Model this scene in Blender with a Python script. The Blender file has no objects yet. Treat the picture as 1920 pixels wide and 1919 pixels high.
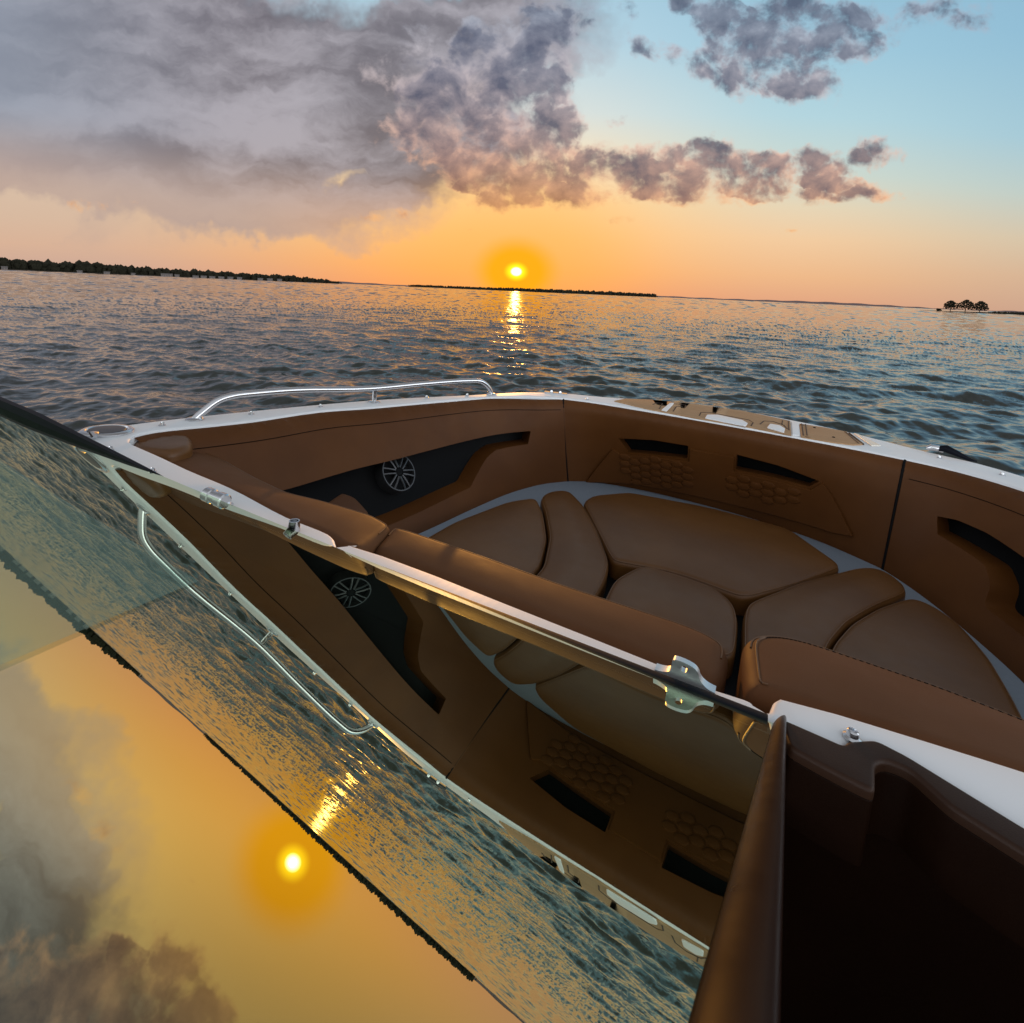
import bpy, bmesh, math, random
import numpy as np
from mathutils import Vector, Matrix
from mathutils.geometry import delaunay_2d_cdt

random.seed(7); rng = np.random.default_rng(7)
sc = bpy.context.scene
R = math.radians
CAMZ = 1.38                                   # height of the phone above the water

# ------------------------------------------------------------------ camera
# the phone is held just above the raked windshield, looking over the bow
# rows: right, up, forward of the camera in world axes (Y points at the sun)
CAMAX = np.array([[.9991, .0067, .0423], [-.0428, .1378, .9895], [-.0008, .9904, -.1380]])
_u, _s, _v = np.linalg.svd(CAMAX); CAMAX = _u @ _v
CAMP = np.array([0, 0, CAMZ])
cam = bpy.data.cameras.new('camera'); camo = bpy.data.objects.new('camera', cam); sc.collection.objects.link(camo)
cam.sensor_width = 36; cam.lens = 36 * 961 / 1920
cam.shift_y = -(960 - 680) / 1920
cam.clip_start = .01; cam.clip_end = 30000
cam.dof.use_dof = True; cam.dof.focus_distance = 2.2; cam.dof.aperture_fstop = 40
m = Matrix.Identity(4)
for i in range(3):
    m[i][0] = CAMAX[0][i]; m[i][1] = CAMAX[1][i]; m[i][2] = -CAMAX[2][i]; m[i][3] = CAMP[i]
camo.matrix_world = m
sc.camera = camo

def ray(px, py):
    return (px - 960) / 961 * CAMAX[0] + (680 - py) / 961 * CAMAX[1] + CAMAX[2]

# ------------------------------------------------------------------ render settings, light
sc.render.engine = 'CYCLES'
sc.view_settings.view_transform = 'Standard'; sc.view_settings.look = 'None'
sc.view_settings.exposure = 0; sc.view_settings.gamma = 1; sc.view_settings.use_curve_mapping = False
sc.cycles.use_denoising = True
sc.cycles.max_bounces = 8; sc.cycles.glossy_bounces = 5; sc.cycles.transparent_max_bounces = 8
sc.cycles.sample_clamp_indirect = 6; sc.cycles.sample_clamp_direct = 20
sc.cycles.caustics_reflective = False; sc.cycles.caustics_refractive = False

SUN_EL = 2.1
sun = bpy.data.lights.new('sun', 'SUN'); sun.energy = 1.4; sun.angle = R(.53); sun.color = (1, .43, .09)
suno = bpy.data.objects.new('sun', sun); sc.collection.objects.link(suno)
suno.location = (0, 30, 30)
suno.rotation_euler = Vector((0, -math.cos(R(SUN_EL)), -math.sin(R(SUN_EL)))).to_track_quat('-Z', 'Y').to_euler()

def lin(r, g, b):
    f = lambda c: (c / 255 / 12.92) if c / 255 <= .04045 else ((c / 255 + .055) / 1.055) ** 2.4
    return (f(r), f(g), f(b), 1)

# ------------------------------------------------------------------ sky
world = bpy.data.worlds.new('World'); sc.world = world; world.use_nodes = True
NT = world.node_tree; NT.nodes.clear()
class N:
    """small helper for building node trees"""
    def __init__(s, nt): s.nt = nt
    def put(s, sock, v):
        if isinstance(v, bpy.types.NodeSocket): s.nt.links.new(v, sock)
        elif v is not None: sock.default_value = v
    def math(s, op, a, b=None, c=None, clamp=False):
        n = s.nt.nodes.new('ShaderNodeMath'); n.operation = op; n.use_clamp = clamp
        for i, x in enumerate((a, b, c)):
            if x is not None: s.put(n.inputs[i], x)
        return n.outputs[0]
    def step(s, v, lo, hi, a=0., b=1.):
        n = s.nt.nodes.new('ShaderNodeMapRange'); n.interpolation_type = 'SMOOTHSTEP'
        for k, x in zip(('Value', 'From Min', 'From Max', 'To Min', 'To Max'), (v, lo, hi, a, b)): s.put(n.inputs[k], x)
        return n.outputs[0]
    def mix(s, f, a, b, mode='MIX'):
        n = s.nt.nodes.new('ShaderNodeMix'); n.data_type = 'RGBA'; n.blend_type = mode
        s.put(n.inputs[0], f); s.put(n.inputs[6], a); s.put(n.inputs[7], b)
        return n.outputs[2]
    def noise(s, vec, scale, detail=5, rough=.55, dist=0., lac=2., color=False):
        n = s.nt.nodes.new('ShaderNodeTexNoise'); s.put(n.inputs['Vector'], vec)
        n.inputs['Scale'].default_value = scale; n.inputs['Detail'].default_value = detail
        n.inputs['Roughness'].default_value = rough; n.inputs['Distortion'].default_value = dist; n.inputs['Lacunarity'].default_value = lac
        return n.outputs[1 if color else 0]
    def ramp(s, f, stops, interp='LINEAR'):
        n = s.nt.nodes.new('ShaderNodeValToRGB'); r = n.color_ramp; r.interpolation = interp
        while len(r.elements) < len(stops): r.elements.new(.5)
        for e, (p, c) in zip(r.elements, stops): e.position = p; e.color = c
        s.put(n.inputs[0], f); return n.outputs[0]
    def mapping(s, vec, loc=(0, 0, 0), rot=(0, 0, 0), scale=(1, 1, 1), kind='POINT'):
        n = s.nt.nodes.new('ShaderNodeMapping'); n.vector_type = kind; s.put(n.inputs['Vector'], vec)
        n.inputs['Location'].default_value = loc if kind != 'POINT' or True else 0
        n.inputs['Rotation'].default_value = rot; n.inputs['Scale'].default_value = scale
        return n.outputs[0]
    def comb(s, x, y, z):
        n = s.nt.nodes.new('ShaderNodeCombineXYZ')
        for i, v in enumerate((x, y, z)): s.put(n.inputs[i], v)
        return n.outputs[0]
    def vadd(s, a, b, op='ADD'):
        n = s.nt.nodes.new('ShaderNodeVectorMath'); n.operation = op; s.put(n.inputs[0], a); s.put(n.inputs[1], b); return n.outputs[0]
    def vscale(s, a, k):
        n = s.nt.nodes.new('ShaderNodeVectorMath'); n.operation = 'SCALE'; s.put(n.inputs[0], a); s.put(n.inputs['Scale'], k); return n.outputs[0]
    def new(s, kind, **kw):
        n = s.nt.nodes.new(kind)
        for k, v in kw.items(): setattr(n, k, v)
        return n

def build_sky():
    w = N(NT)
    tc = w.new('ShaderNodeTexCoord').outputs['Generated']
    sep = w.new('ShaderNodeSeparateXYZ'); NT.links.new(tc, sep.inputs[0])
    dx, dy, dz = sep.outputs
    dyc = w.math('MAXIMUM', dy, .12)
    u = w.math('DIVIDE', dx, dyc); v = w.math('DIVIDE', dz, dyc)      # tangents of bearing and elevation off the sun
    uv = w.comb(u, v, 0.)
    k = 961.
    def uvp(px, py):
        r = ray(px, py); return r[0] / r[1], r[2] / r[1]
    # ---- clear sky: three bearings, each its own run of colour with elevation
    vs = lambda *st: [(p / .8, lin(*c)) for p, c in st]
    vn = w.math('DIVIDE', v, .8, clamp=True)
    left = w.ramp(vn, vs((0, (204, 168, 150)), (.05, (216, 178, 152)), (.10, (214, 184, 160)), (.18, (214, 190, 168)), (.30, (196, 200, 205)), (.5, (150, 162, 178)), (.8, (128, 130, 140))))
    mid = w.ramp(vn, vs((0, (250, 164, 100)), (.04, (252, 176, 102)), (.10, (253, 192, 118)), (.17, (254, 208, 142)), (.24, (250, 226, 186)), (.33, (216, 224, 220)), (.45, (182, 212, 226)), (.6, (160, 200, 222)), (.8, (150, 190, 215))))
    right = w.ramp(vn, vs((0, (226, 166, 130)), (.05, (236, 184, 138)), (.12, (240, 202, 160)), (.18, (228, 212, 182)), (.24, (204, 216, 206)), (.34, (178, 212, 222)), (.46, (158, 200, 220)), (.6, (146, 188, 212)), (.8, (140, 180, 208))))
    far = w.ramp(vn, vs((0, (205, 165, 140)), (.07, (214, 180, 150)), (.14, (212, 196, 170)), (.22, (190, 204, 198)), (.32, (164, 200, 214)), (.5, (144, 188, 212)), (.8, (135, 176, 205))))
    col = w.mix(w.step(u, -.85, -.15), left, mid)
    col = w.mix(w.step(u, .02, .55), col, right)
    col = w.mix(w.step(u, .5, 1.05), col, far)
    # the physical sky adds its own low glow
    nis = w.new('ShaderNodeTexSky', sky_type='NISHITA', sun_disc=False, sun_elevation=R(SUN_EL), sun_rotation=0.0)
    nis.air_density = 1.2; nis.dust_density = 2.0
    col = w.mix(1.0, col, w.vscale(nis.outputs[0], .006), 'ADD')

    # ---- glow round the sun
    du = w.math('SUBTRACT', u, 0.0); dv = w.math('SUBTRACT', v, math.tan(R(SUN_EL)))
    # clouds ---------------------------------------------------------------
    wob = w.vadd(w.noise(uv, 9, 4, .6, color=True), (.5, .5, .5), 'SUBTRACT')
    wuv = w.vadd(uv, w.vscale(wob, .07))
    def blobs(src, lst):
        tot = None
        for (px, py, rx, ry, rot, wt) in lst:
            a, b = uvp(px, py)
            sx = .5 * (uvp(px + rx, py)[0] - uvp(px - rx, py)[0]); sy = .5 * (uvp(px, py - ry)[1] - uvp(px, py + ry)[1])
            mp = w.mapping(src, (a, b, 0), (0, 0, R(-rot)), (max(sx, .002), max(sy, .002), 1), 'TEXTURE')
            g = w.new('ShaderNodeTexGradient', gradient_type='SPHERICAL'); NT.links.new(mp, g.inputs[0])
            s = w.math('POWER', g.outputs['Fac'], .7)
            tot = w.math('MULTIPLY', s, wt) if tot is None else w.math('MULTIPLY_ADD', s, wt, tot)
        return tot
    # soft rain deck, upper left.  (centre px, radii, tilt, weight)
    deck = blobs(w.vadd(uv, w.vscale(wob, .16)), [
        (60, 150, 700, 330, 8, 1.2), (480, 190, 520, 260, 10, 1.2), (820, 170, 300, 190, 12, 1.0), (950, 30, 260, 150, 0, 1.0),
        (330, 340, 520, 100, 6, .8), (700, 350, 170, 60, 0, .55), (640, 332, 95, 34, 0, -1.2), (985, 150, 70, 50, 30, -.5), (40, 400, 110, 50, 0, -.6),
        (-700, 200, 800, 420, 0, 1.2)])
    stv = w.mapping(w.vadd(uv, w.vscale(wob, .10)), (0, 0, 0), (0, 0, R(28)), (1.1, 4.2, 1))
    streak = w.noise(stv, 2.2, 5, .5)
    dfine = w.noise(w.mapping(wuv, (0, 0, 0), (0, 0, R(20)), (1, 2, 1)), 7, 6, .6)
    dval = w.math('MULTIPLY_ADD', w.math('SUBTRACT', streak, .5), .6, w.math('MULTIPLY_ADD', w.math('SUBTRACT', dfine, .5), .5, deck))
    dden = w.step(dval, .12, .85)
    # crisp cumulus
    wc = w.vadd(uv, w.vscale(w.vadd(w.noise(uv, 22, 3, .6, color=True), (.5, .5, .5), 'SUBTRACT'), .035))
    clist = [
        (960, 255, 160, 130, -25, 1.1), (1010, 315, 150, 64, 0, 1.2), (860, 250, 190, 120, 0, 1.0), (820, 140, 200, 130, 0, .7), (960, 120, 130, 110, 0, .9), (1040, 40, 110, 90, 0, .9),
        (1065, 155, 45, 42, 0, .75), (1125, 318, 60, 70, 20, 1.0), (940, 378, 85, 30, 0, .8), (1060, 374, 140, 30, 0, .8), (1068, 235, 36, 50, 0, .9), (1158, 230, 34, 26, 0, .8),
        (1310, 330, 190, 72, 3, 1.25), (1330, 290, 95, 50, 0, .8), (1230, 350, 110, 50, 0, .9), (1420, 330, 80, 60, 0, .8),
        (1530, 312, 110, 46, 0, 1.15), (1648, 290, 62, 40, 0, 1.0), (1590, 358, 170, 24, 2, .9), (1480, 372, 120, 16, 0, .5),
        (1450, 88, 200, 74, 24, 1.0), (1420, 95, 200, 70, 28, 1.4), (1335, 138, 130, 40, 22, 1.0), (1530, 40, 150, 70, 20, 1.2), (1600, 60, 110, 56, 10, .8), (1320, 8, 130, 30, 12, .9), (1195, 85, 55, 24, 35, .75), (1180, 20, 60, 30, 20, .6),
        (1750, 15, 160, 50, 0, .75), (1850, 50, 110, 26, 10, .5), (755, 402, 46, 22, 0, .75), (873, 352, 30, 16, 0, .85), (1482, 428, 22, 7, 0, .8), (680, 408, 50, 12, 0, .5), (200, 385, 110, 22, -8, .55), (1150, 412, 60, 12, 0, .5), (880, 432, 26, 8, 0, .5)]
    cu = blobs(wc, clist)
    fb = w.noise(w.mapping(uv, (0, 0, 0), (0, 0, 0), (1, 1.15, 1)), 15, 10, .60, .25)
    fb2 = w.noise(w.mapping(w.vadd(uv, (.008, .020, 0)), (0, 0, 0), (0, 0, 0), (1, 1.15, 1)), 15, 6, .55, .25)
    def puffs(sc_):
        vn_ = w.new('ShaderNodeTexVoronoi', feature='SMOOTH_F1'); w.put(vn_.inputs['Vector'], w.vadd(wc, w.vscale(wob, .10))); vn_.inputs['Scale'].default_value = sc_
        vn_.inputs['Smoothness'].default_value = .35; vn_.inputs['Detail'].default_value = 2; vn_.inputs['Roughness'].default_value = .55
        return w.math('SUBTRACT', .42, vn_.outputs['Distance'])
    pf = puffs(20)
    cval = w.math('MULTIPLY_ADD', w.math('SUBTRACT', fb, .5), 1.9, w.math('MINIMUM', w.math('MULTIPLY', cu, 1.0), .86))
    cval = w.math('ADD', w.math('MULTIPLY_ADD', pf, .42, cval), .13)
    cden = w.math('MULTIPLY', w.step(cval, .22, .84), w.step(cu, .02, .25))
    relief = w.math('SUBTRACT', fb, fb2)
    # colours of cloud: warm mauve low and near the sun, slate higher up
    ccore = w.ramp(vn, vs((0, (150, 96, 84)), (.13, (196, 134, 112)), (.17, (172, 128, 118)), (.22, (142, 122, 126)), (.28, (128, 122, 132)), (.4, (116, 122, 142)), (.6, (104, 116, 138)), (.8, (96, 108, 130))))
    cedge = w.ramp(vn, vs((0, (254, 180, 100)), (.15, (252, 190, 130)), (.24, (246, 190, 158)), (.34, (222, 200, 196)), (.5, (172, 182, 198)), (.8, (150, 168, 190))))
    sh = w.math('MULTIPLY_ADD', relief, -2.4, w.step(cval, .36, 1.1))
    inner_ = w.math('MULTIPLY_ADD', w.math('SUBTRACT', fb, .5), -2.2, w.math('MULTIPLY_ADD', relief, 3.4, .5), clamp=True)
    ccore = w.mix(inner_, w.mix(1.0, ccore, (.62, .63, .68, 1), 'MULTIPLY'), w.mix(.42, ccore, cedge))
    ccol = w.mix(w.step(sh, -.30, .60), cedge, ccore)
    dwarm = w.step(w.math('MULTIPLY_ADD', u, .12, v), .03, .20)
    dlow = w.mix(w.step(u, -.15, -.6), w.mix(streak, lin(190, 146, 120), lin(240, 190, 150)), w.mix(streak, lin(168, 146, 142), lin(206, 180, 162)))
    dhi = w.mix(w.step(w.math('MULTIPLY_ADD', w.math('SUBTRACT', dfine, .5), .5, streak), .34, .66), lin(108, 100, 108), lin(172, 166, 174))
    dhi = w.mix(w.step(u, -.45, -1.1), dhi, w.mix(streak, lin(112, 120, 138), lin(168, 176, 190)))
    dcol = w.mix(dwarm, dlow, dhi)
    out = w.mix(w.math('MULTIPLY', dden, .93), col, dcol)
    out = w.mix(w.math('MULTIPLY', cden, .95), out, ccol)
    # sun: broad warm glow, the hard orange aureole, the disc
    r2 = w.math('ADD', w.math('MULTIPLY', du, du), w.math('MULTIPLY', w.math('MULTIPLY', dv, dv), 1.6))
    rr = w.math('SQRT', r2)
    glow = w.math('MULTIPLY', w.step(rr, .34, .03), .40)
    out = w.mix(glow, out, lin(255, 176, 70))
    out = w.mix(w.math('MULTIPLY', w.step(rr, .096, .042), .94), out, (1.2, .44, .004, 1))
    halo = w.step(rr, .027, .006)
    out = w.mix(halo, out, (2.2, 1.25, .02, 1))
    disc = w.step(rr, .0125, .005)
    out = w.mix(disc, out, (6.0, 4.6, 1.9, 1))
    # overhead and behind: unseen sky made up as fill, low band brightened, top dimmed
    elev = w.step(dz, .46, .72); back = w.step(dy, .34, -.05)
    nb = w.noise(w.mapping(tc, (0, 0, 0), (0, 0, 0), (1, 1, 2.0)), 2.2, 5, .55)
    over = w.mix(w.step(nb, .35, .7), (.36, .38, .41, 1), (.48, .49, .51, 1))
    over = w.mix(w.step(dy, -.15, .35), w.mix(1.0, over, (1.25, 1.25, 1.25, 1), 'MULTIPLY'), w.mix(1.0, over, (.52, .50, .48, 1), 'MULTIPLY'))
    behind = w.mix(w.step(dz, .0, .06), (1.1, 1.0, 1.0, 1), w.mix(w.step(dz, .14, .52), w.mix(w.step(nb, .35, .7), (2.5, 2.75, 3.05, 1), (3.0, 3.05, 3.1, 1)), over))
    out = w.mix(back, out, behind)
    out = w.mix(elev, out, over)
    bg = w.new('ShaderNodeBackground'); NT.links.new(out, bg.inputs[0]); bg.inputs[1].default_value = 1.0
    wo = w.new('ShaderNodeOutputWorld'); NT.links.new(bg.outputs[0], wo.inputs[0])
build_sky()
world.cycles.sampling_method = 'MANUAL'; world.cycles.sample_map_resolution = 1024

# ------------------------------------------------------------------ materials
def material(name, build):
    mt = bpy.data.materials.new(name); mt.use_nodes = True; mt.node_tree.nodes.clear()
    w = N(mt.node_tree); out = w.new('ShaderNodeOutputMaterial')
    sh = build(w); mt.node_tree.links.new(sh, out.inputs['Surface']); return mt
def pbsdf(w, col, rough=.5, metal=0., spec=.5, bump=None, coat=0., ior=1.5):
    b = w.new('ShaderNodeBsdfPrincipled')
    w.put(b.inputs['Base Color'], col); w.put(b.inputs['Roughness'], rough); w.put(b.inputs['Metallic'], metal)
    b.inputs['Specular IOR Level'].default_value = spec; b.inputs['IOR'].default_value = ior
    b.inputs['Coat Weight'].default_value = coat
    if bump is not None: w.nt.links.new(bump, b.inputs['Normal'])
    return b.outputs[0]
def bump(w, h, strength, dist):
    n = w.new('ShaderNodeBump'); w.put(n.inputs['Height'], h); w.put(n.inputs['Strength'], strength); n.inputs['Distance'].default_value = dist
    return n.outputs[0]
def objco(w): return w.new('ShaderNodeTexCoord').outputs['Object']

def mk_leather(a, b, rough=.45, spec=.24):
    def f(w):
        co = objco(w)
        grain = w.new('ShaderNodeTexVoronoi', feature='DISTANCE_TO_EDGE'); w.put(grain.inputs['Vector'], co); grain.inputs['Scale'].default_value = 420
        soft = w.noise(co, 5, 4, .55); wr = w.noise(co, 26, 4, .6)
        h = w.math('ADD', w.math('MULTIPLY', w.step(grain.outputs[0], 0, .25), .35), w.math('MULTIPLY', wr, .5))
        col = w.mix(w.step(soft, .3, .72), a, b)
        rg = w.math('MULTIPLY_ADD', wr, .18, rough - .09)
        return pbsdf(w, col, rg, 0, spec, bump(w, h, .16, .0008))
    return f
M = {}
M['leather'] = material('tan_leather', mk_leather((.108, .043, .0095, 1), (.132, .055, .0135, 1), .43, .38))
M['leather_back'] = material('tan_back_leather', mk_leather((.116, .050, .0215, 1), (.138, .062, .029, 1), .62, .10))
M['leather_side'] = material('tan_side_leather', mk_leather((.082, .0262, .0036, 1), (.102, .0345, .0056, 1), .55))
M['leather_dark'] = material('shade_and_seam_leather', mk_leather((.006, .0020, .0008, 1), (.010, .0036, .0014, 1), .5, .06))  # console's shade put into the colour; also dark thread and seams
def gel(w):
    co = objco(w); n = w.noise(co, 3, 5, .6); s = w.noise(w.mapping(co, (0, 0, 0), (0, 0, .3), (40, 3, 3)), 6, 3, .6)
    return pbsdf(w, w.mix(n, (.80, .82, .84, 1), (.87, .88, .89, 1)), w.math('MULTIPLY_ADD', s, .16, .42), 0, .22, bump(w, n, .03, .002))
M['gelcoat'] = material('white_gelcoat', gel)
M['floor'] = material('shaded_white_liner', lambda w: pbsdf(w, w.mix(w.noise(objco(w), 140, 3, .6), (.20, .245, .30, 1), (.25, .30, .36, 1)), .6, 0, .4, bump(w, w.noise(objco(w), 260, 2, .5), .2, .001)))  # white liner, its shade down in the cockpit put into the grey
M['black'] = material('black_plastic', lambda w: pbsdf(w, (.0025, .0025, .003, 1), .6, 0, .12, bump(w, w.noise(objco(w), 300, 2, .5), .1, .001)))
M['rubber'] = material('black_rubber', lambda w: pbsdf(w, w.mix(w.noise(objco(w), 60, 3), (.003, .004, .008, 1), (.006, .007, .012, 1)), .5, 0, .10, bump(w, w.noise(objco(w), 200, 3), .15, .001)))
M['dash'] = material('black_dash', lambda w: pbsdf(w, (.006, .007, .005, 1), .7, 0, .2))
M['pad'] = material('dark_tan_leather', mk_leather((.020, .0066, .0018, 1), (.028, .0098, .003, 1), .55))
M['post'] = material('brown_post', lambda w: pbsdf(w, w.mix(w.noise(objco(w), 14, 4, .6), (.009, .0020, .0004, 1), (.015, .0038, .0007, 1)), w.math('MULTIPLY_ADD', w.noise(objco(w), 40, 4), .2, .22), 0, .14, bump(w, w.noise(objco(w), 60, 3), .05, .001)))
def veilf(w):  # veil of light through the glass, painted as a fading teal coat
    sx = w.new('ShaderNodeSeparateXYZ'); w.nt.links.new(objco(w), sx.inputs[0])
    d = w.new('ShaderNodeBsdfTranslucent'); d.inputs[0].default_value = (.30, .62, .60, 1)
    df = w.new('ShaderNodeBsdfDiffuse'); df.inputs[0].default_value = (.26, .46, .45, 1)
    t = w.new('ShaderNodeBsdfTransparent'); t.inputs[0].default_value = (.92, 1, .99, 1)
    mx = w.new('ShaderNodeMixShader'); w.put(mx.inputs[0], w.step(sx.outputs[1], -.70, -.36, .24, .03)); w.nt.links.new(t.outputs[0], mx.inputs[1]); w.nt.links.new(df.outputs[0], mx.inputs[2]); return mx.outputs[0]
M['veil'] = material('painted_veil', veilf)
M['chrome'] = material('polished_steel', lambda w: pbsdf(w, w.mix(w.noise(objco(w), 30, 3), (.62, .63, .65, 1), (.74, .74, .76, 1)), w.math('MULTIPLY_ADD', w.noise(objco(w), 90, 4), .2, .10), 1.0))
M['cast'] = material('satin_cast_steel', lambda w: pbsdf(w, w.mix(w.noise(objco(w), 60, 4), (.66, .68, .70, 1), (.86, .87, .88, 1)), .34, .75, bump=bump(w, w.noise(objco(w), 160, 3), .25, .001)))
M['grey_metal'] = material('brushed_grey', lambda w: pbsdf(w, w.mix(w.noise(objco(w), 120, 3), (.055, .055, .058, 1), (.10, .10, .104, 1)), .36, .6))
def foam(w):
    co = objco(w)
    st = w.noise(w.mapping(co, (0, 0, 0), (0, 0, 0), (6, 160, 1)), 2, 4, .6)
    return pbsdf(w, w.mix(w.step(st, .3, .7), (.34, .20, .10, 1), (.46, .29, .16, 1)), .75, 0, .25, bump(w, st, .25, .002))
M['foam'] = material('tan_foam_decking', foam)
M['groove'] = material('dark_groove', lambda w: pbsdf(w, (.03, .018, .014, 1), .8))
M['cream'] = material('cream_gelcoat', lambda w: pbsdf(w, w.mix(w.noise(objco(w), 8, 4), (.74, .70, .62, 1), (.80, .76, .68, 1)), .25))
def glassf(w):
    co = objco(w)
    smear = w.noise(w.mapping(co, (0, 0, 0), (0, 0, .4), (3, 14, 3)), 5, 5, .6)
    g = w.new('ShaderNodeBsdfGlossy'); w.put(g.inputs[0], w.mix(smear, (.71, .82, .63, 1), (.75, .855, .67, 1))); g.inputs['Roughness'].default_value = .0
    t = w.new('ShaderNodeBsdfTransparent'); t.inputs[0].default_value = (.45, .60, .52, 1)
    mx = w.new('ShaderNodeMixShader'); lw = w.new('ShaderNodeLayerWeight'); lw.inputs[0].default_value = .5
    f0 = w.math('ADD', w.step(lw.outputs['Facing'], .38, .56, .34, .80), w.step(lw.outputs['Facing'], .80, .96, 0, .14)); w.put(mx.inputs[0], f0)
    w.nt.links.new(t.outputs[0], mx.inputs[1]); w.nt.links.new(g.outputs[0], mx.inputs[2]); return mx.outputs[0]
M['glass'] = material('tinted_windshield_glass', glassf)
def tintf(w):
    t = w.new('ShaderNodeBsdfTransparent'); t.inputs[0].default_value = (.75, .82, .78, 1); return t.outputs[0]
M['tint'] = material('glass_underside_tint', tintf)
M['glass_edge'] = material('glass_edge', lambda w: pbsdf(w, (.02, .035, .028, 1), .15))

def waterf(w):
    co = w.new('ShaderNodeTexCoord').outputs['Object']
    # slope of the finest chop, carried by the surface itself
    at_ = w.new('ShaderNodeAttribute', attribute_name='wave_normal')
    c1 = w.mapping(co, (0, 0, 0), (0, 0, R(14)), (.6, 1.0, 1))
    fine = w.vadd(w.noise(c1, 16, 2, .6, .4, color=True), (.5, .5, .5), 'SUBTRACT')
    nn = w.vadd(at_.outputs['Vector'], w.vadd(w.vscale(fine, .22), (1, 1, 0), 'MULTIPLY'))
    nrm = w.new('ShaderNodeVectorMath', operation='NORMALIZE'); w.nt.links.new(nn, nrm.inputs[0])
    return pbsdf(w, (.006, .013, .010, 1), .10, 0, .5, nrm.outputs[0], ior=1.80)
M['water'] = material('lake_water', waterf)
M['woods'] = material('dark_woods', lambda w: pbsdf(w, w.mix(w.noise(objco(w), .08, 5, .7), (.012, .013, .009, 1), (.034, .030, .018, 1)), .9, 0, .1))
M['bank'] = material('shore_bank', lambda w: pbsdf(w, w.mix(w.noise(objco(w), .2, 4), (.02, .017, .013, 1), (.04, .034, .025, 1)), .9, 0, .1))
M['bark'] = material('bark', lambda w: pbsdf(w, w.mix(w.noise(objco(w), 2, 4), (.03, .022, .016, 1), (.06, .045, .03, 1)), .9, 0, .1))
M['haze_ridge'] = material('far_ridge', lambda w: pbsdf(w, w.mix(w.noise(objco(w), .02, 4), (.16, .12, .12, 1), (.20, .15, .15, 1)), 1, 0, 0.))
M['siding'] = material('pale_siding', lambda w: pbsdf(w, w.mix(w.noise(objco(w), .6, 3), (.16, .13, .12, 1), (.22, .18, .16, 1)), .7))
M['roof'] = material('grey_shingle', lambda w: pbsdf(w, w.mix(w.noise(objco(w), 1.2, 4), (.10, .085, .08, 1), (.16, .14, .13, 1)), .85))
M['pane'] = material('house_window', lambda w: pbsdf(w, (.03, .035, .04, 1), .1))

# ------------------------------------------------------------------ boat frame
# boat axes in the world: X to starboard, Y to the bow, Z up; origin where the windshield meets the walkway
_a, _b = -.05, -.03
_nz = np.array([-_a, -_b, 1.]); _nz /= np.linalg.norm(_nz)
GN_W = np.array([.2846, .4432, .85]); GN_W /= np.linalg.norm(GN_W)     # normal of the raked glass
_r = ray(1440, 1365); BO = _r * (-.072 / GN_W.dot(_r))
def _hit(px, py, z):
    r = ray(px, py); return r * ((BO.dot(_nz) + z) / r.dot(_nz))
_ex = _hit(1690, 858, 0) - _hit(1060, 748, 0); _ex /= np.linalg.norm(_ex); _ey = np.cross(_nz, _ex)
BM = np.array([_ex, _ey, _nz])
def at(px, py, z=0.):
    """point of the photograph on the boat's level plane z, in boat axes"""
    q = BM @ (_hit(px, py, z) - BO); return np.array([q[0], q[1], z])
def at_wall(px, py, p, q):
    """point of the photograph on the upright plane through plan points p, q, in boat axes"""
    n = np.array([q[1] - p[1], -(q[0] - p[0]), 0.]); o = BM @ (-BO); d = BM @ ray(px, py)
    t = (np.array([p[0], p[1], 0]) - o).dot(n) / d.dot(n); return o + d * t
def at_plane(px, py, p, n):
    o = BM @ (-BO); d = BM @ ray(px, py); return o + d * ((np.array(p) - o).dot(n) / d.dot(n))
def proj(q):
    c = CAMAX @ (BO + BM.T @ np.asarray(q, float)); return np.array([960 + 961 * c[0] / c[2], 680 - 961 * c[1] / c[2]])
BASE = np.array([-.17, .3, -.92])          # keel-side base of the boat in its own axes
boat = bpy.data.objects.new('motorboat', None); sc.collection.objects.link(boat)
bm4 = Matrix.Identity(4); bo = CAMP + BO + BM.T @ BASE
for i in range(3):
    for j in range(3): bm4[i][j] = BM[j][i]
    bm4[i][3] = bo[i]
boat.matrix_world = bm4
boat['label'] = 'white open-bow motorboat with tan leather bow seats and raked windshield'; boat['category'] = 'boat'

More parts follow.
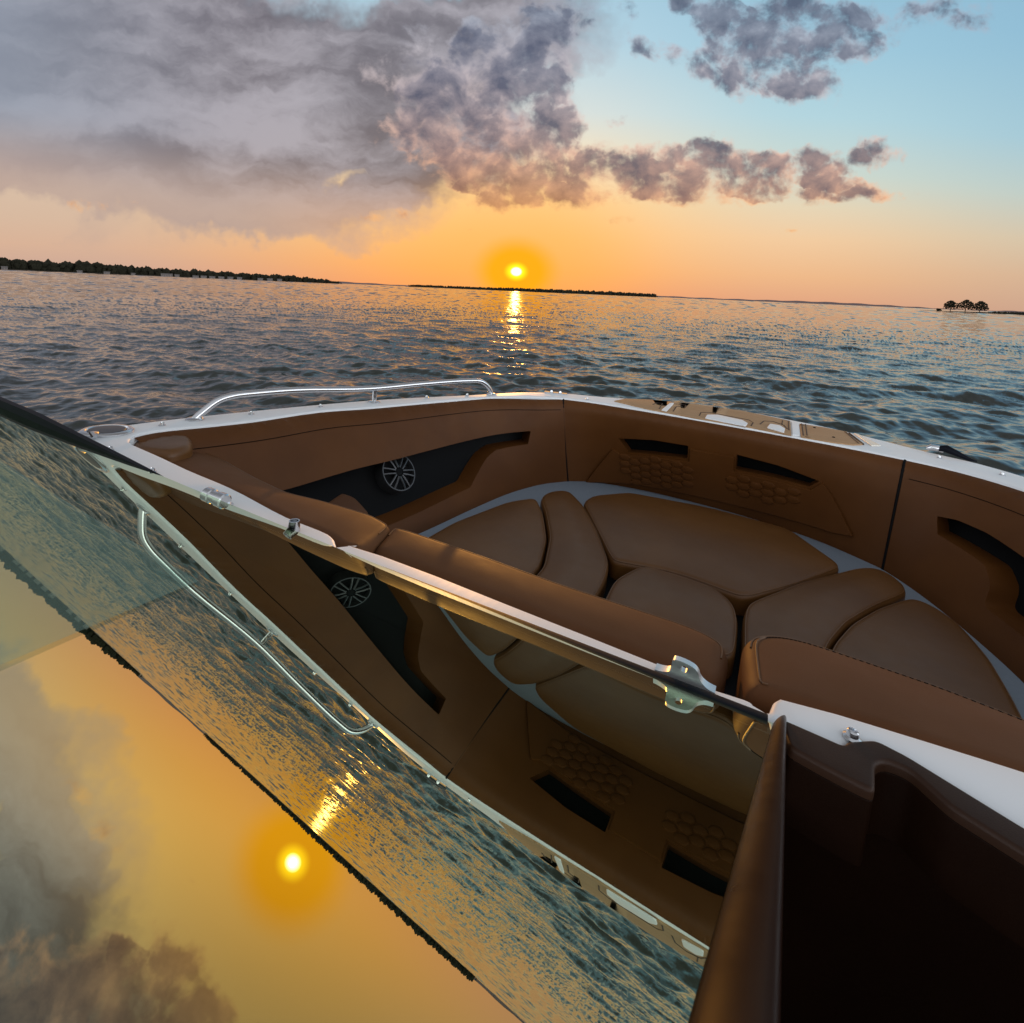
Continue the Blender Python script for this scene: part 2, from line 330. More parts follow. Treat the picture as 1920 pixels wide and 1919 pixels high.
# ------------------------------------------------------------------ mesh helpers
def link(name, me, mats, parent=None, off=None, smooth=35):
    ob = bpy.data.objects.new(name, me); sc.collection.objects.link(ob)
    for mt in (mats if isinstance(mats, (list, tuple)) else [mats]): me.materials.append(mt)
    if smooth:
        me.polygons.foreach_set('use_smooth', [True] * len(me.polygons)); me.set_sharp_from_angle(angle=R(smooth))
    if parent is not None: ob.parent = parent
    return ob
class MB:
    """collects vertices and faces of one mesh"""
    def __init__(s): s.v = []; s.f = []; s.mi = []
    def add(s, v, f, mi=0):
        o = len(s.v); s.v += [tuple(map(float, x)) for x in v]; s.f += [tuple(i + o for i in x) for x in f]; s.mi += [mi] * len(f); return s
    def box(s, c, size, rot=None, mi=0):
        h = np.array(size) / 2; v = [np.array((x, y, z)) * h for x in (-1, 1) for y in (-1, 1) for z in (-1, 1)]
        if rot is not None: v = [np.array(rot) @ p for p in v]
        v = [p + np.array(c) for p in v]
        return s.add(v, [(0, 1, 3, 2), (4, 6, 7, 5), (0, 4, 5, 1), (2, 3, 7, 6), (0, 2, 6, 4), (1, 5, 7, 3)], mi)
    def tube(s, pts, r, n=10, cap=True, mi=0, closed=False):
        pts = [np.array(p, float) for p in pts]
        if not hasattr(r, '__len__'): pts = [p for i, p in enumerate(pts) if (i == 0 and not closed) or np.linalg.norm(p - pts[i - 1]) > 1e-4]
        L = len(pts); rs = r if hasattr(r, '__len__') else [r] * L
        v = []; up = None
        for i, p in enumerate(pts):
            t = pts[(i + 1) % L if closed else min(i + 1, L - 1)] - pts[(i - 1) % L if closed else max(i - 1, 0)]; t /= np.linalg.norm(t) + 1e-12
            if up is None:
                up = np.array((0, 0, 1.)) if abs(t[2]) < .9 else np.array((1., 0, 0))
            a = np.cross(t, up); a /= np.linalg.norm(a) + 1e-12; b = np.cross(a, t); up = b
            for k in range(n):
                th = 2 * math.pi * k / n; v.append(p + rs[i] * (a * math.cos(th) + b * math.sin(th)))
        f = []
        for i in range(L if closed else L - 1):
            for k in range(n):
                j = (i + 1) % L; f.append((i * n + k, i * n + (k + 1) % n, j * n + (k + 1) % n, j * n + k))
        if cap and not closed: f += [tuple(range(n))[::-1], tuple((L - 1) * n + k for k in range(n))]
        return s.add(v, f, mi)
    def lathe(s, prof, c, axis=(0, 0, 1), n=24, mi=0):
        ax = np.array(axis, float); ax /= np.linalg.norm(ax)
        a = np.cross(ax, (0, 0, 1.) if abs(ax[2]) < .9 else (1., 0, 0)); a /= np.linalg.norm(a); b = np.cross(ax, a)
        v = []; f = []
        for (r, h) in prof:
            for k in range(n):
                th = 2 * math.pi * k / n; v.append(np.array(c) + ax * h + r * (a * math.cos(th) + b * math.sin(th)))
        for i in range(len(prof) - 1):
            for k in range(n): f.append((i * n + k, i * n + (k + 1) % n, (i + 1) * n + (k + 1) % n, (i + 1) * n + k))
        f += [tuple(range(n))[::-1], tuple((len(prof) - 1) * n + k for k in range(n))]
        return s.add(v, f, mi)
    def mesh(s, name, off=None):
        v = np.array(s.v, float)
        if off is not None: v = v - np.array(off)
        me = bpy.data.meshes.new(name); me.from_pydata(v.tolist(), [], s.f); me.update()
        me.polygons.foreach_set('material_index', s.mi)
        b = bmesh.new(); b.from_mesh(me); bmesh.ops.recalc_face_normals(b, faces=b.faces); b.to_mesh(me); b.free()
        return me
    def build(s, name, mats, parent=None, smooth=35):
        """boat part: vertices are given in boat axes"""
        return link(name, s.mesh(name, BASE), mats, parent if parent is not None else boat, smooth=smooth)

def catmull(pts, n=8, closed=True):
    pts = [np.array(p, float) for p in pts]; L = len(pts); out = []
    for i in range(L if closed else L - 1):
        g = lambda j: pts[j % L] if closed else pts[min(max(j, 0), L - 1)]
        p0, p1, p2, p3 = g(i - 1), g(i), g(i + 1), g(i + 2)
        # centripetal spacing keeps tight corners from looping
        t0 = 0.; t1 = t0 + max(np.linalg.norm(p1 - p0), 1e-6) ** .5; t2 = t1 + max(np.linalg.norm(p2 - p1), 1e-6) ** .5; t3 = t2 + max(np.linalg.norm(p3 - p2), 1e-6) ** .5
        for k in range(n):
            t = t1 + (t2 - t1) * k / n
            A1 = (t1 - t) / (t1 - t0) * p0 + (t - t0) / (t1 - t0) * p1; A2 = (t2 - t) / (t2 - t1) * p1 + (t - t1) / (t2 - t1) * p2; A3 = (t3 - t) / (t3 - t2) * p2 + (t - t2) / (t3 - t2) * p3
            B1 = (t2 - t) / (t2 - t0) * A1 + (t - t0) / (t2 - t0) * A2; B2 = (t3 - t) / (t3 - t1) * A2 + (t - t1) / (t3 - t1) * A3
            out.append((t2 - t) / (t2 - t1) * B1 + (t - t1) / (t2 - t1) * B2)
    if not closed: out.append(pts[-1])
    return out
def rounded(pts, rad, n=6):
    """polygon with its corners rounded"""
    pts = [np.array(p, float)[:2] for p in pts]; L = len(pts); out = []
    rad = rad if hasattr(rad, '__len__') else [rad] * L
    for i in range(L):
        p, a, b = pts[i], pts[i - 1], pts[(i + 1) % L]
        r = rad[i]; la, lb = np.linalg.norm(a - p), np.linalg.norm(b - p)
        if r <= 0: out.append(p); continue
        r = min(r, .45 * la, .45 * lb); s, e = p + (a - p) / la * r, p + (b - p) / lb * r
        for k in range(n + 1):
            t = k / n; out.append((1 - t) ** 2 * s + 2 * t * (1 - t) * p + t * t * e)
    return out
def resample(pts, d, closed=True):
    pts = [np.array(p, float)[:2] for p in pts]; P = pts + [pts[0]] if closed else pts
    out = []
    for a, b in zip(P[:-1], P[1:]):
        l = np.linalg.norm(b - a); n = max(1, int(math.ceil(l / d)))
        out += [a + (b - a) * k / n for k in range(n)]
    if not closed: out.append(P[-1])
    return out
def relax(pts, n):
    p = np.array(pts, float)[:, :2]
    for _ in range(n): p = .5 * p + .25 * (np.roll(p, 1, 0) + np.roll(p, -1, 0))
    return p
def area(p):
    p = np.array(p)[:, :2]; q = np.roll(p, -1, 0); return .5 * np.sum(p[:, 0] * q[:, 1] - q[:, 0] * p[:, 1])
def inpoly(P, poly):
    P = np.atleast_2d(P); x, y = P[:, 0], P[:, 1]; r = np.zeros(len(P), bool); q = np.array(poly)[:, :2]; j = len(q) - 1
    for i in range(len(q)):
        xi, yi = q[i]; xj, yj = q[j]
        c = ((yi > y) != (yj > y)) & (x < (xj - xi) * (y - yi) / (yj - yi + 1e-15) + xi); r ^= c; j = i
    return r
def polydist(P, poly):
    P = np.atleast_2d(P); q = np.array(poly)[:, :2]; d = np.full(len(P), 1e9)
    for i in range(len(q)):
        a, b = q[i], q[(i + 1) % len(q)]; ab = b - a; L = ab.dot(ab) + 1e-15
        t = np.clip((P - a) @ ab / L, 0, 1); d = np.minimum(d, np.linalg.norm(P - a - t[:, None] * ab, axis=1))
    return d
def region(outer, holes=(), grid=.03, margin=.4, extra=None):
    """triangles filling a plan polygon with holes; returns points, triangles, number of rim points, loops"""
    loops = []
    for l in [outer, *holes]:
        l = [np.array(p, float)[:2] for p in l]; l2 = [p for i, p in enumerate(l) if np.linalg.norm(p - l[i - 1]) > 1e-6]; loops.append(l2)
    pts = []; edges = []; lo = []
    for l in loops:
        o = len(pts); pts += l; edges += [(o + i, o + (i + 1) % len(l)) for i in range(len(l))]; lo.append(list(range(o, o + len(l))))
    o = np.array(loops[0]); mn, mx = o.min(0), o.max(0)
    if grid:
        gx, gy = np.meshgrid(np.arange(mn[0], mx[0], grid), np.arange(mn[1], mx[1], grid)); G = np.c_[gx.ravel(), gy.ravel()]
        G[:, 0] += (np.round((G[:, 1] - mn[1]) / grid) % 2) * grid / 2
        if extra is not None: G = np.vstack([G, extra])
        k = inpoly(G, loops[0])
        for h in loops[1:]: k &= ~inpoly(G, h)
        G = G[k]
        dd = np.full(len(G), 1e9)
        for l in loops: dd = np.minimum(dd, polydist(G, l))
        G = G[dd > grid * margin]
    else: G = np.zeros((0, 2))
    allp = [Vector(p) for p in pts] + [Vector(p) for p in G]
    vo, eo, fo, ov, oe, of = delaunay_2d_cdt(allp, edges, [], 0, 1e-7)
    V = np.array([tuple(v) for v in vo]); T = np.array([f for f in fo if len(f) == 3])
    c = V[T].mean(1); k = inpoly(c, loops[0])
    for h in loops[1:]: k &= ~inpoly(c, h)
    T = T[k]
    # map input rim points to output indices
    idx = {}
    for i, l in enumerate(ov):
        for a in l: idx[a] = i
    rims = [[idx[i] for i in l if i in idx] for l in lo]
    return V, T, rims
def offset(poly, d):
    p = np.array(poly)[:, :2]; s = 1 if area(p) > 0 else -1
    a = p - np.roll(p, 1, 0); b = np.roll(p, -1, 0) - p
    na = np.c_[-a[:, 1], a[:, 0]] * s; nb = np.c_[-b[:, 1], b[:, 0]] * s
    na /= np.linalg.norm(na, axis=1)[:, None] + 1e-12; nb /= np.linalg.norm(nb, axis=1)[:, None] + 1e-12
    n = na + nb; n /= np.linalg.norm(n, axis=1)[:, None] + 1e-12; c = np.clip((n * na).sum(1), .5, 1)
    q = p + n * (d / c)[:, None]
    if d > 0:
        ok = (polydist(q, p) > .96 * d) & inpoly(q, p)
        if ok.any() and not ok.all():
            g = np.where(ok)[0]; L = len(p)
            for i in np.where(~ok)[0]:
                k = np.abs(g - i); k = np.minimum(k, L - k); q[i] = q[g[np.argmin(k)]]
    return q
def pillow(mb, outline, ztop, thick, rad, puff=.0, pr=.08, grid=.02, tilt=None, mi=0):
    """cushion: plan outline, soft rounded rim of radius rad, a slight crown"""
    o = np.array(outline)[:, :2]
    if area(o) < 0: o = o[::-1]
    tl = tilt or (lambda q: np.zeros(len(q)))
    rings = []
    for k in range(7):
        a = math.pi / 2 * k / 6; d = rad * (1 - math.cos(a)); z = -rad + rad * math.sin(a); rings.append((offset(o, d), z))
    n = len(o); V = []; F = []
    V += [(p[0], p[1], ztop - thick) for p in o]
    for r, z in rings:
        zz = tl(r); V += [(p[0], p[1], ztop + z + zz[i]) for i, p in enumerate(r)]
    for i in range(len(rings)):
        for k in range(n):
            j = (k + 1) % n; F.append((i * n + k, i * n + j, (i + 1) * n + j, (i + 1) * n + k))
    mb.add(V, F, mi)
    inner = rings[-1][0]; P, T, rims = region(inner, (), grid)
    d = polydist(P, inner); d[rims[0]] = 0
    zz = tl(P) + puff * (1 - np.exp(-d / pr)); base = len(mb.v)
    mb.add([(p[0], p[1], ztop + zz[i]) for i, p in enumerate(P)], [tuple(t) for t in T], mi)
    return mb
def weld(me, d=2e-5):
    b = bmesh.new(); b.from_mesh(me); bmesh.ops.remove_doubles(b, verts=b.verts, dist=d); bmesh.ops.recalc_face_normals(b, faces=b.faces); b.to_mesh(me); b.free()
def slab(mb, outline, ztop, thick, rad, holes=(), zf=None, grid=None, mi=0):
    """flat plate with rounded top edges, also round its holes"""
    o = np.array(outline)[:, :2]; o = o if area(o) > 0 else o[::-1]
    hs = [(lambda h: h if area(h) < 0 else h[::-1])(np.array(h)[:, :2]) for h in holes]
    z = zf or (lambda q: np.zeros(len(q)))
    K = 5
    tops = []
    for loop in [o] + hs:
        n = len(loop); V = [(p[0], p[1], ztop - thick) for p in loop]; F = []
        sgn = 1
        for k in range(K):
            a = math.pi / 2 * k / (K - 1); r = offset(loop, rad * (1 - math.cos(a))) if loop is o else offset(loop[::-1], -rad * (1 - math.cos(a)))[::-1]
            zz = z(r); V += [(p[0], p[1], ztop - rad + rad * math.sin(a) + zz[i]) for i, p in enumerate(r)]
        tops.append(r)
        for i in range(K):
            for k in range(n):
                j = (k + 1) % n; F.append((i * n + k, i * n + j, (i + 1) * n + j, (i + 1) * n + k))
        mb.add(V, F, mi)
    P, T, rims = region(tops[0], tops[1:], grid)
    zz = z(P)
    mb.add([(p[0], p[1], ztop + zz[i]) for i, p in enumerate(P)], [tuple(t) for t in T], mi)
    return mb
def part(mb, name, mats, parent=None, smooth=38, label=None):
    ob = mb.build(name, mats, parent, smooth=None); weld(ob.data)
    me = ob.data; me.polygons.foreach_set('use_smooth', [True] * len(me.polygons)); me.set_sharp_from_angle(angle=R(smooth))
    if label: ob['label'] = label
    return ob
def deck_z(q):
    """the deck falls forward from the windshield base and comes up again along the gunwale"""
    q = np.atleast_2d(np.asarray(q, float)); w = np.clip((.02 - q[:, 0]) / .07, 0, 1); w = w * w * (3 - 2 * w); k = np.clip((q[:, 0] + 1.20) / .22, 0, 1); w = w * k * k * (3 - 2 * k)
    return -.13 * np.interp(q[:, 1], [0, .10, .42], [0, .10, 0]) * w
def at_deck(px, py, up=0.):
    z = 0.
    for _ in range(30): z = .5 * z + .5 * float(deck_z(at(px, py, z)[:2])[0])
    return at(px, py, z) + np.array([0, 0, up])
pxl = lambda l, z: [at(x, y, z) for x, y in l]

# ------------------------------------------------------------------ water
def build_water():
    h = CAMZ
    r = [1.6]
    while r[-1] < 3500: r.append(r[-1] + max(.020, r[-1] ** 2 / (h * 512 * 2.8)))
    r += list(np.geomspace(r[-1] * 1.3, 15000, 8)); r = np.array(r)
    th = np.concatenate([np.linspace(-180, -76, 90, endpoint=False), np.arange(-76, 76, .115), np.linspace(76, 180, 90, endpoint=False)])
    th = np.radians(th); nr, nt = len(r), len(th)
    X = (r[:, None] * np.sin(th)[None]).astype(np.float32); Y = (r[:, None] * np.cos(th)[None]).astype(np.float32)
    # rows far out are jittered so that the sea does not line up in rings
    jit = (rng.random((nr, nt)).astype(np.float32) - .5) * np.minimum(np.gradient(r), r * .3)[:, None].astype(np.float32) * .8
    jit[r < 9] = 0; X += jit * np.sin(th)[None]; Y += jit * np.cos(th)[None]
    Z = np.zeros_like(X); DX = np.zeros_like(X); DY = np.zeros_like(X); SX = np.zeros_like(X); SY = np.zeros_like(X)
    sp = np.gradient(r)[:, None].astype(np.float32)
    NW = 96
    lam = np.exp(np.linspace(np.log(.06), np.log(3.0), NW)) * np.exp(rng.normal(0, .06, NW)); main = R(200)
    for L in lam:
        a = main + rng.normal(0, .50 if L > .5 else .8); kk = 2 * math.pi / L; kx, ky = math.sin(a) * kk, math.cos(a) * kk
        slope = .180 * math.sqrt(2 / NW) * (1.5 if .17 < L < .95 else .75 if L > .95 else .55); A = slope / kk
        ph = np.float32(kx) * X + np.float32(ky) * Y + np.float32(rng.uniform(0, 6.28))
        c, sn = np.cos(ph), np.sin(ph)
        SX += np.float32(slope * math.sin(a)) * sn; SY += np.float32(slope * math.cos(a)) * sn
        wgt = np.clip((L / sp - 2.0) / 2.5, 0, 1)
        if wgt.max() > 0:
            Z += A * wgt * c; DX -= A * wgt * math.sin(a) * sn * .85; DY -= A * wgt * math.cos(a) * sn * .85
    # gusts: rougher and calmer patches
    g = .92 + .24 * np.sin(X * .21 + 1.3 + .6 * np.sin(Y * .13)) * np.sin(Y * .17 + .4) + .22 * np.sin(X * .031 + 2 + np.sin(Y * .017)) * np.sin(Y * .023 + .7 * np.sin(X * .02))
    far = np.clip((r - 28) / 60, 0, 1)[:, None].astype(np.float32)
    for _ in range(5):                       # far chop reads as short level dashes
        for S_ in (SX, SY): S_ += far * (1.10 * (.5 * S_ + .25 * (np.roll(S_, 1, 1) + np.roll(S_, -1, 1))) - S_)
    Z *= g; SX *= g; SY *= g; X = X + DX * g; Y = Y + DY * g
    # sharper crests than troughs
    Nn = np.stack([SX, SY, np.ones_like(SX)], -1); Nn /= np.linalg.norm(Nn, axis=-1, keepdims=True)
    V = np.c_[X.ravel(), Y.ravel(), Z.ravel()]
    i = np.arange(nr - 1)[:, None] * nt; j = np.arange(nt)[None]; j2 = (j + 1) % nt
    F = np.stack([i + j, i + j2, i + nt + j2, i + nt + j], -1).reshape(-1, 4)[:, ::-1]
    V = np.vstack([V, [[0, 0, -.05]]]); Nn = np.vstack([Nn.reshape(-1, 3), [[0, 0, 1]]])
    me = bpy.data.meshes.new('lake'); me.vertices.add(len(V)); me.vertices.foreach_set('co', V.astype(np.float32).ravel())
    nf = len(F); tri = np.c_[np.full(nt, len(V) - 1), (np.arange(nt) + 1) % nt, np.arange(nt)][:, ::-1]
    me.loops.add(nf * 4 + nt * 3); me.loops.foreach_set('vertex_index', np.concatenate([F.ravel(), tri.ravel()]).astype(np.int32))
    me.polygons.add(nf + nt)
    me.polygons.foreach_set('loop_start', np.concatenate([np.arange(nf) * 4, nf * 4 + np.arange(nt) * 3]).astype(np.int32))
    me.update(calc_edges=True)
    me.polygons.foreach_set('use_smooth', np.ones(len(me.polygons), bool))
    at_ = me.attributes.new('wave_normal', 'FLOAT_VECTOR', 'POINT'); at_.data.foreach_set('vector', Nn.astype(np.float32).ravel())
    me.materials.append(M['water'])
    ob = bpy.data.objects.new('lake_water', me); sc.collection.objects.link(ob); ob['kind'] = 'structure'
build_water()

# ------------------------------------------------------------------ far shore
def groundpt(px, py, dist):
    """point on the water at a given distance in the bearing of a pixel"""
    r = ray(px, py); b = math.atan2(r[0], r[1]); return np.array([dist * math.sin(b), dist * math.cos(b)])
def elev(px, py, dist):
    r = ray(px, py); return CAMZ + dist * r[2] / math.hypot(r[0], r[1])
ICO = None
def ico():
    global ICO
    if ICO is None:
        b = bmesh.new(); bmesh.ops.create_icosphere(b, subdivisions=1, radius=1); b.verts.ensure_lookup_table()
        ICO = (np.array([v.co[:] for v in b.verts]), [tuple(v.index for v in f.verts) for f in b.faces]); b.free()
    return ICO
def clump(mb, c, r, jit=.25, mi=0):
    v, f = ico(); mb.add(np.array(c) + v * np.array(r) * (1 + rng.uniform(-jit, jit, (len(v), 1))), f, mi)
def woods(name, x0, x1, dist0, dist1, hfun, step, label, depth=70, fine=1.0):
    """belt of trees along a shore: many crowns of mixed height, one mass"""
    mb = MB()
    n = int((x1 - x0) / step)
    for i in range(n):
        px = x0 + (x1 - x0) * i / n; t = i / n; d = dist0 + (dist1 - dist0) * t
        H = hfun(px)
        for k in range(5):
            dd = d + rng.uniform(0, depth); p = groundpt(px + rng.uniform(-2, 2) * step, 530, dd)
            hh = H * rng.uniform(.72, 1.0) if k else H
            rr = hh * rng.uniform(.22, .36)
            clump(mb, (p[0], p[1], hh - rr), (rr, rr, rr * rng.uniform(.8, 1.25)), .3)
            clump(mb, (p[0] + rng.uniform(-1, 1) * rr, p[1], (hh - rr) * .5), (rr * 1.2, rr * 1.2, (hh - rr) * .6), .2)
    me = mb.mesh(name); ob = link(name, me, M['woods'], smooth=0); ob['kind'] = 'stuff'; ob['label'] = label; ob['category'] = 'woods'
def bank(name, x0, x1, dist0, dist1, h, depth=120, mat='bank'):
    n = 40; V = []; F = []
    for i in range(n + 1):
        t = i / n; px = x0 + (x1 - x0) * t; d = dist0 + (dist1 - dist0) * t; hh = h * min(1, 8 * t + .05, 8 * (1 - t) + .05) * (.8 + .4 * random.random())
        for dd, z in ((0, -.5), (2, hh * .6), (depth * .3, hh), (depth, hh), (depth, -.5)):
            p = groundpt(px, 540, d + dd); V.append((p[0], p[1], z))
        if i: F += [((i - 1) * 5 + k, (i - 1) * 5 + k + 1, i * 5 + k + 1, i * 5 + k) for k in range(4)]
    mb = MB().add(V, F); ob = link(name, mb.mesh(name), M[mat]); ob['kind'] = 'structure'
# horizon tilts with the camera, so heights come from pixels above the waterline
waterline = lambda px: 505 + (587 - 505) * px / 1920
def hleft(px):
    tp = np.interp(px, [-700, -200, 0, 40, 130, 165, 250, 330, 420, 500, 545, 590, 625, 645], [24, 20, 15, 13, 13.5, 15, 12, 11.5, 11, 10, 10.5, 8, 5, 2])
    return max(tp, 1.5) * 1500 / 961 * (1 + .12 * math.sin(px * .21) + .08 * math.sin(px * .57 + 1))
woods('shore_woods', -700, 640, 1500, 1500, hleft, 3.0, 'dark belt of trees along the low shore at far left')
bank('left_shore', -720, 648, 1485, 1485, 3.0)
hmid = lambda px: max(np.interp(px, [768, 790, 900, 1000, 1150, 1225, 1236], [4, 4.5, 5, 6.5, 7, 6, 1]), 1) * 1900 / 961 * (1 + .1 * math.sin(px * .33))
woods('island_woods', 770, 1234, 1900, 1900, hmid, 2.6, 'dark low wooded island under the setting sun')
bank('island_shore', 764, 1238, 1885, 1885, 2.0)
def ridge():
    V = []; F = []; n = 160
    for i in range(n + 1):
        px = 420 + (2600 - 420) * i / n; d = 6500
        H = (2.2 + 1.3 * math.sin(px * .013) + .5 * math.sin(px * .11) + 1.2 * math.exp(-((px - 1330) / 180) ** 2)) * d / 961
        p = groundpt(px, 540, d); q = groundpt(px, 540, d + 400)
        V += [(p[0], p[1], -1), (p[0], p[1], H * .8), (q[0], q[1], H), (q[0], q[1], -1)]
        if i: F += [((i - 1) * 4 + k, (i - 1) * 4 + k + 1, i * 4 + k + 1, i * 4 + k) for k in range(3)]
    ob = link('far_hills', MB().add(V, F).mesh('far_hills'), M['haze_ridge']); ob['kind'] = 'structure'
ridge()
# islet with the three trees at right
bank('islet_shore', 1732, 2700, 420, 420, .55, 40)
def hsc(px): return np.interp(px, [1855, 1880, 1960, 2100, 2600], [1.2, 3, 4, 5, 6]) * 420 / 961
woods('islet_scrub', 1852, 2600, 424, 424, hsc, 3.2, 'low dark scrub along the islet at far right', 12)
def tree(px, wpx, hpx, label, lean, seed):
    d = 428; g = groundpt(px, 570, d); k = d / 961 * 1.12
    rs = np.random.default_rng(seed)
    root = bpy.data.objects.new('islet_tree', None); sc.collection.objects.link(root); root.location = (g[0], g[1], .3)
    root['label'] = label; root['category'] = 'tree'
    W, H = wpx * k * .80, hpx * k
    t = MB(); t.tube([(0, 0, -.4), (lean * .1, 0, H * .3), (lean * .3, 0, H * .62)], [.24, .18, .08], 7)
    for a in (-1, 1): t.tube([(lean * .1, 0, H * .28), (a * W * .2, 0, H * .5), (a * W * .3, .2, H * .66)], [.13, .09, .04], 6)
    ob = link('trunk', t.mesh('trunk'), M['bark'], root)
    c = MB()
    for i in range(420):
        # round mushroom crown, ragged below
        a = rs.uniform(0, 6.28); q = rs.uniform(0, 1) ** .5; zz = rs.uniform(0, 1)
        rad = W * .5 * q * math.sqrt(max(.05, 1 - (1.5 * zz - .45) ** 2)); x = lean * .3 + rad * math.cos(a); z = H * (.24 + .74 * zz) - abs(rad) * .12
        if zz < .22 and rs.random() < .5: continue
        s = rs.uniform(.22, .46)
        v, f = ico(); c.add(np.array((x, rad * math.sin(a), z)) + v * np.array((s, s, s * .75)) * (1 + rs.uniform(-.4, .4, (len(v), 1))), f)
    link('crown', c.mesh('crown'), M['woods'], root, smooth=0)
tree(1784, 19, 13.5, 'dark islet tree nearest the end of the sandbar, gap of sky under its crown', -.5, 1)
tree(1812, 22, 15, 'tallest dark tree standing in the middle of the three on the islet', .1, 2)
tree(1839, 19, 14, 'dark islet tree next to the low scrub, crown leaning right', .5, 3)
def bush():
    d = 426; g = groundpt(1762, 572, d); mb = MB()
    for i in range(50):
        s = rng.uniform(.2, .4); clump(mb, (rng.normal(0, .6), rng.normal(0, .5), rng.uniform(.3, 1.4)), (s, s, s), .4)
    root = link('shore_bush', mb.mesh('shore_bush'), M['woods'], smooth=0); root.location = (g[0], g[1], .1)
    root['label'] = 'small round bush alone on the sandbar beside the three trees'; root['category'] = 'bush'
bush()
def house(px, wpx, hpx, label, group=None):
    d = 1478; g = groundpt(px, 520, d); k = d / 961; W, H, D = wpx * k, hpx * k, 9.
    root = bpy.data.objects.new('lake_house', None); sc.collection.objects.link(root); root.location = (g[0], g[1], 0)
    root.rotation_euler.z = -math.atan2(g[0], g[1]); root['label'] = label; root['category'] = 'house'
    if group: root['group'] = group
    b = MB().box((0, 0, H * .35 + .6), (W, D, H * .7 + 1.2)); link('wall', b.mesh('wall'), M['siding'], root, smooth=0)
    z0 = H * .7 + 1.2; z1 = H + 1.6; o = .5
    r = MB().add([(-W / 2 - o, -D / 2 - o, z0), (W / 2 + o, -D / 2 - o, z0), (W / 2 + o, D / 2 + o, z0), (-W / 2 - o, D / 2 + o, z0), (-W / 2 - o, 0, z1), (W / 2 + o, 0, z1)], [(0, 1, 5, 4), (2, 3, 4, 5), (0, 4, 3), (1, 2, 5), (0, 3, 2, 1)])
    link('roof', r.mesh('roof'), M['roof'], root, smooth=0)
    nw = max(2, int(W / 4))
    for i in range(nw):
        wm = MB().box((-W / 2 + W * (i + .5) / nw, -D / 2 - .02, z0 * .55), (W / nw * .45, .1, z0 * .35)); link('window', wm.mesh('window'), M['pane'], root, smooth=0)
house(313, 15, 3.6, 'widest pale house at the foot of the wooded left shore')
for x, w_, h_ in ((10, 6, 3.5), (150, 6, 2.6), (201, 7, 2.6), (250, 5, 2.2), (332, 6, 3), (367, 8, 2.6), (382, 8, 2.8), (398, 8, 2.6), (415, 8, 2.8), (432, 8, 3.0), (449, 7, 3.2), (488, 8, 3), (506, 8, 3.2), (524, 7, 3)):
    house(x, w_, h_, 'small pale house among trees along the left shore', 'small houses along the left shore')

# ------------------------------------------------------------------ boat: hull and deck
OUT_P = [(-1.53, -.9), (-1.50, -.4), (-1.435, -.12), (-1.394, .03), (-1.366, .289), (-1.238, .835), (-1.08, 1.22), (-.965, 1.49), (-.84, 1.625), (-.66, 1.72),
         (-.497, 1.846), (-.343, 1.934), (-.13, 1.96), (.05, 1.925), (.22, 1.87), (.335, 1.80), (.46, 1.705), (.60, 1.63), (.72, 1.47), (.86, 1.1), (.98, .65), (1.07, .15), (1.12, -.3), (1.17, -.9)]
outer = catmull(OUT_P, 6, closed=False)
aft = [np.array(p) for p in ((1.19, -2.2), (1.17, -4.3), (-1.50, -4.3), (-1.545, -2.2))]
def hull():
    loop = np.array([p[:2] for p in outer] + aft); n = len(loop); c = np.array([-.17, -.6])
    V = []; F = []
    for z, s, fy in ((-.03, 1.0, 1), (-.045, 1.012, 1), (-.09, 1.012, 1), (-.11, .985, 1), (-.45, .93, .965), (-.8, .84, .90), (-1.15, .62, .80), (-1.3, .25, .7)):
        q = c + (loop - c) * np.array([s, fy if fy < 1 else s]); V += [(p[0], p[1], z) for p in q]
    for i in range(7):
        for k in range(n):
            j = (k + 1) % n; F.append((i * n + k, i * n + j, (i + 1) * n + j, (i + 1) * n + k))
    F.append(tuple(7 * n + k for k in range(n)))
    part(MB().add(V, F), 'hull', M['gelcoat'])
hull()
# inner edge of the deck round the bow cockpit, from the walkway to port, round the bow, to starboard
IN_PORT = [(632, 1025), (628, 1012), (616, 1001), (540, 970), (434, 915), (328, 869), (262, 839), (242, 828), (252, 817), (292, 808), (401, 797), (474, 789), (600, 771), (700, 764), (820, 753), (910, 746), (990, 744)]
ip = [at_deck(*p)[:2] for p in IN_PORT]
FL, FR = np.array([-.80, 1.505]), np.array([.375, 1.494])
IN_BOW = [(-.70, 1.535), (-.52, 1.55), (-.275, 1.555), (.0, 1.545), (.22, 1.525), (.375, 1.494)]
IN_STB = [(.50, 1.45), (.614, 1.339), (.71, 1.12), (.80, .78), (.87, .38), (.875, .17), (.84, .09), (.74, .065), (.5, .09), (.30, .085), (.204, .079), (.06, .062)]
notch = [at(*p)[:2] for p in ((1466, 1308), (1458, 1308), (1450, 1312), (1446, 1322), (1442, 1333), (1430, 1331), (1420, 1327), (1412, 1312), (1394, 1303), (1300, 1272))]
strip = [at_deck(*p)[:2] for p in ((1240, 1246), (1110, 1194), (960, 1135), (822, 1080), (720, 1042), (652, 1021))]
inner = catmull(ip[:2], 2, False)[:-1] + catmull(ip[1:], 4, False) + catmull([FL] + [np.array(p) for p in IN_BOW], 4, False)[1:] + catmull([np.array(IN_BOW[-1])] + [np.array(p) for p in IN_STB], 5, False)[1:] + rounded(notch + strip, .004, 3)
inner = [p for i, p in enumerate(inner) if i == 0 or np.linalg.norm(p - inner[i - 1]) > .0015]
con_top = [at(*p)[:2] for p in ((1462, 1352), (1580, 1404), (1588, 1396), (1640, 1393), (1700, 1424), (1920, 1560))]
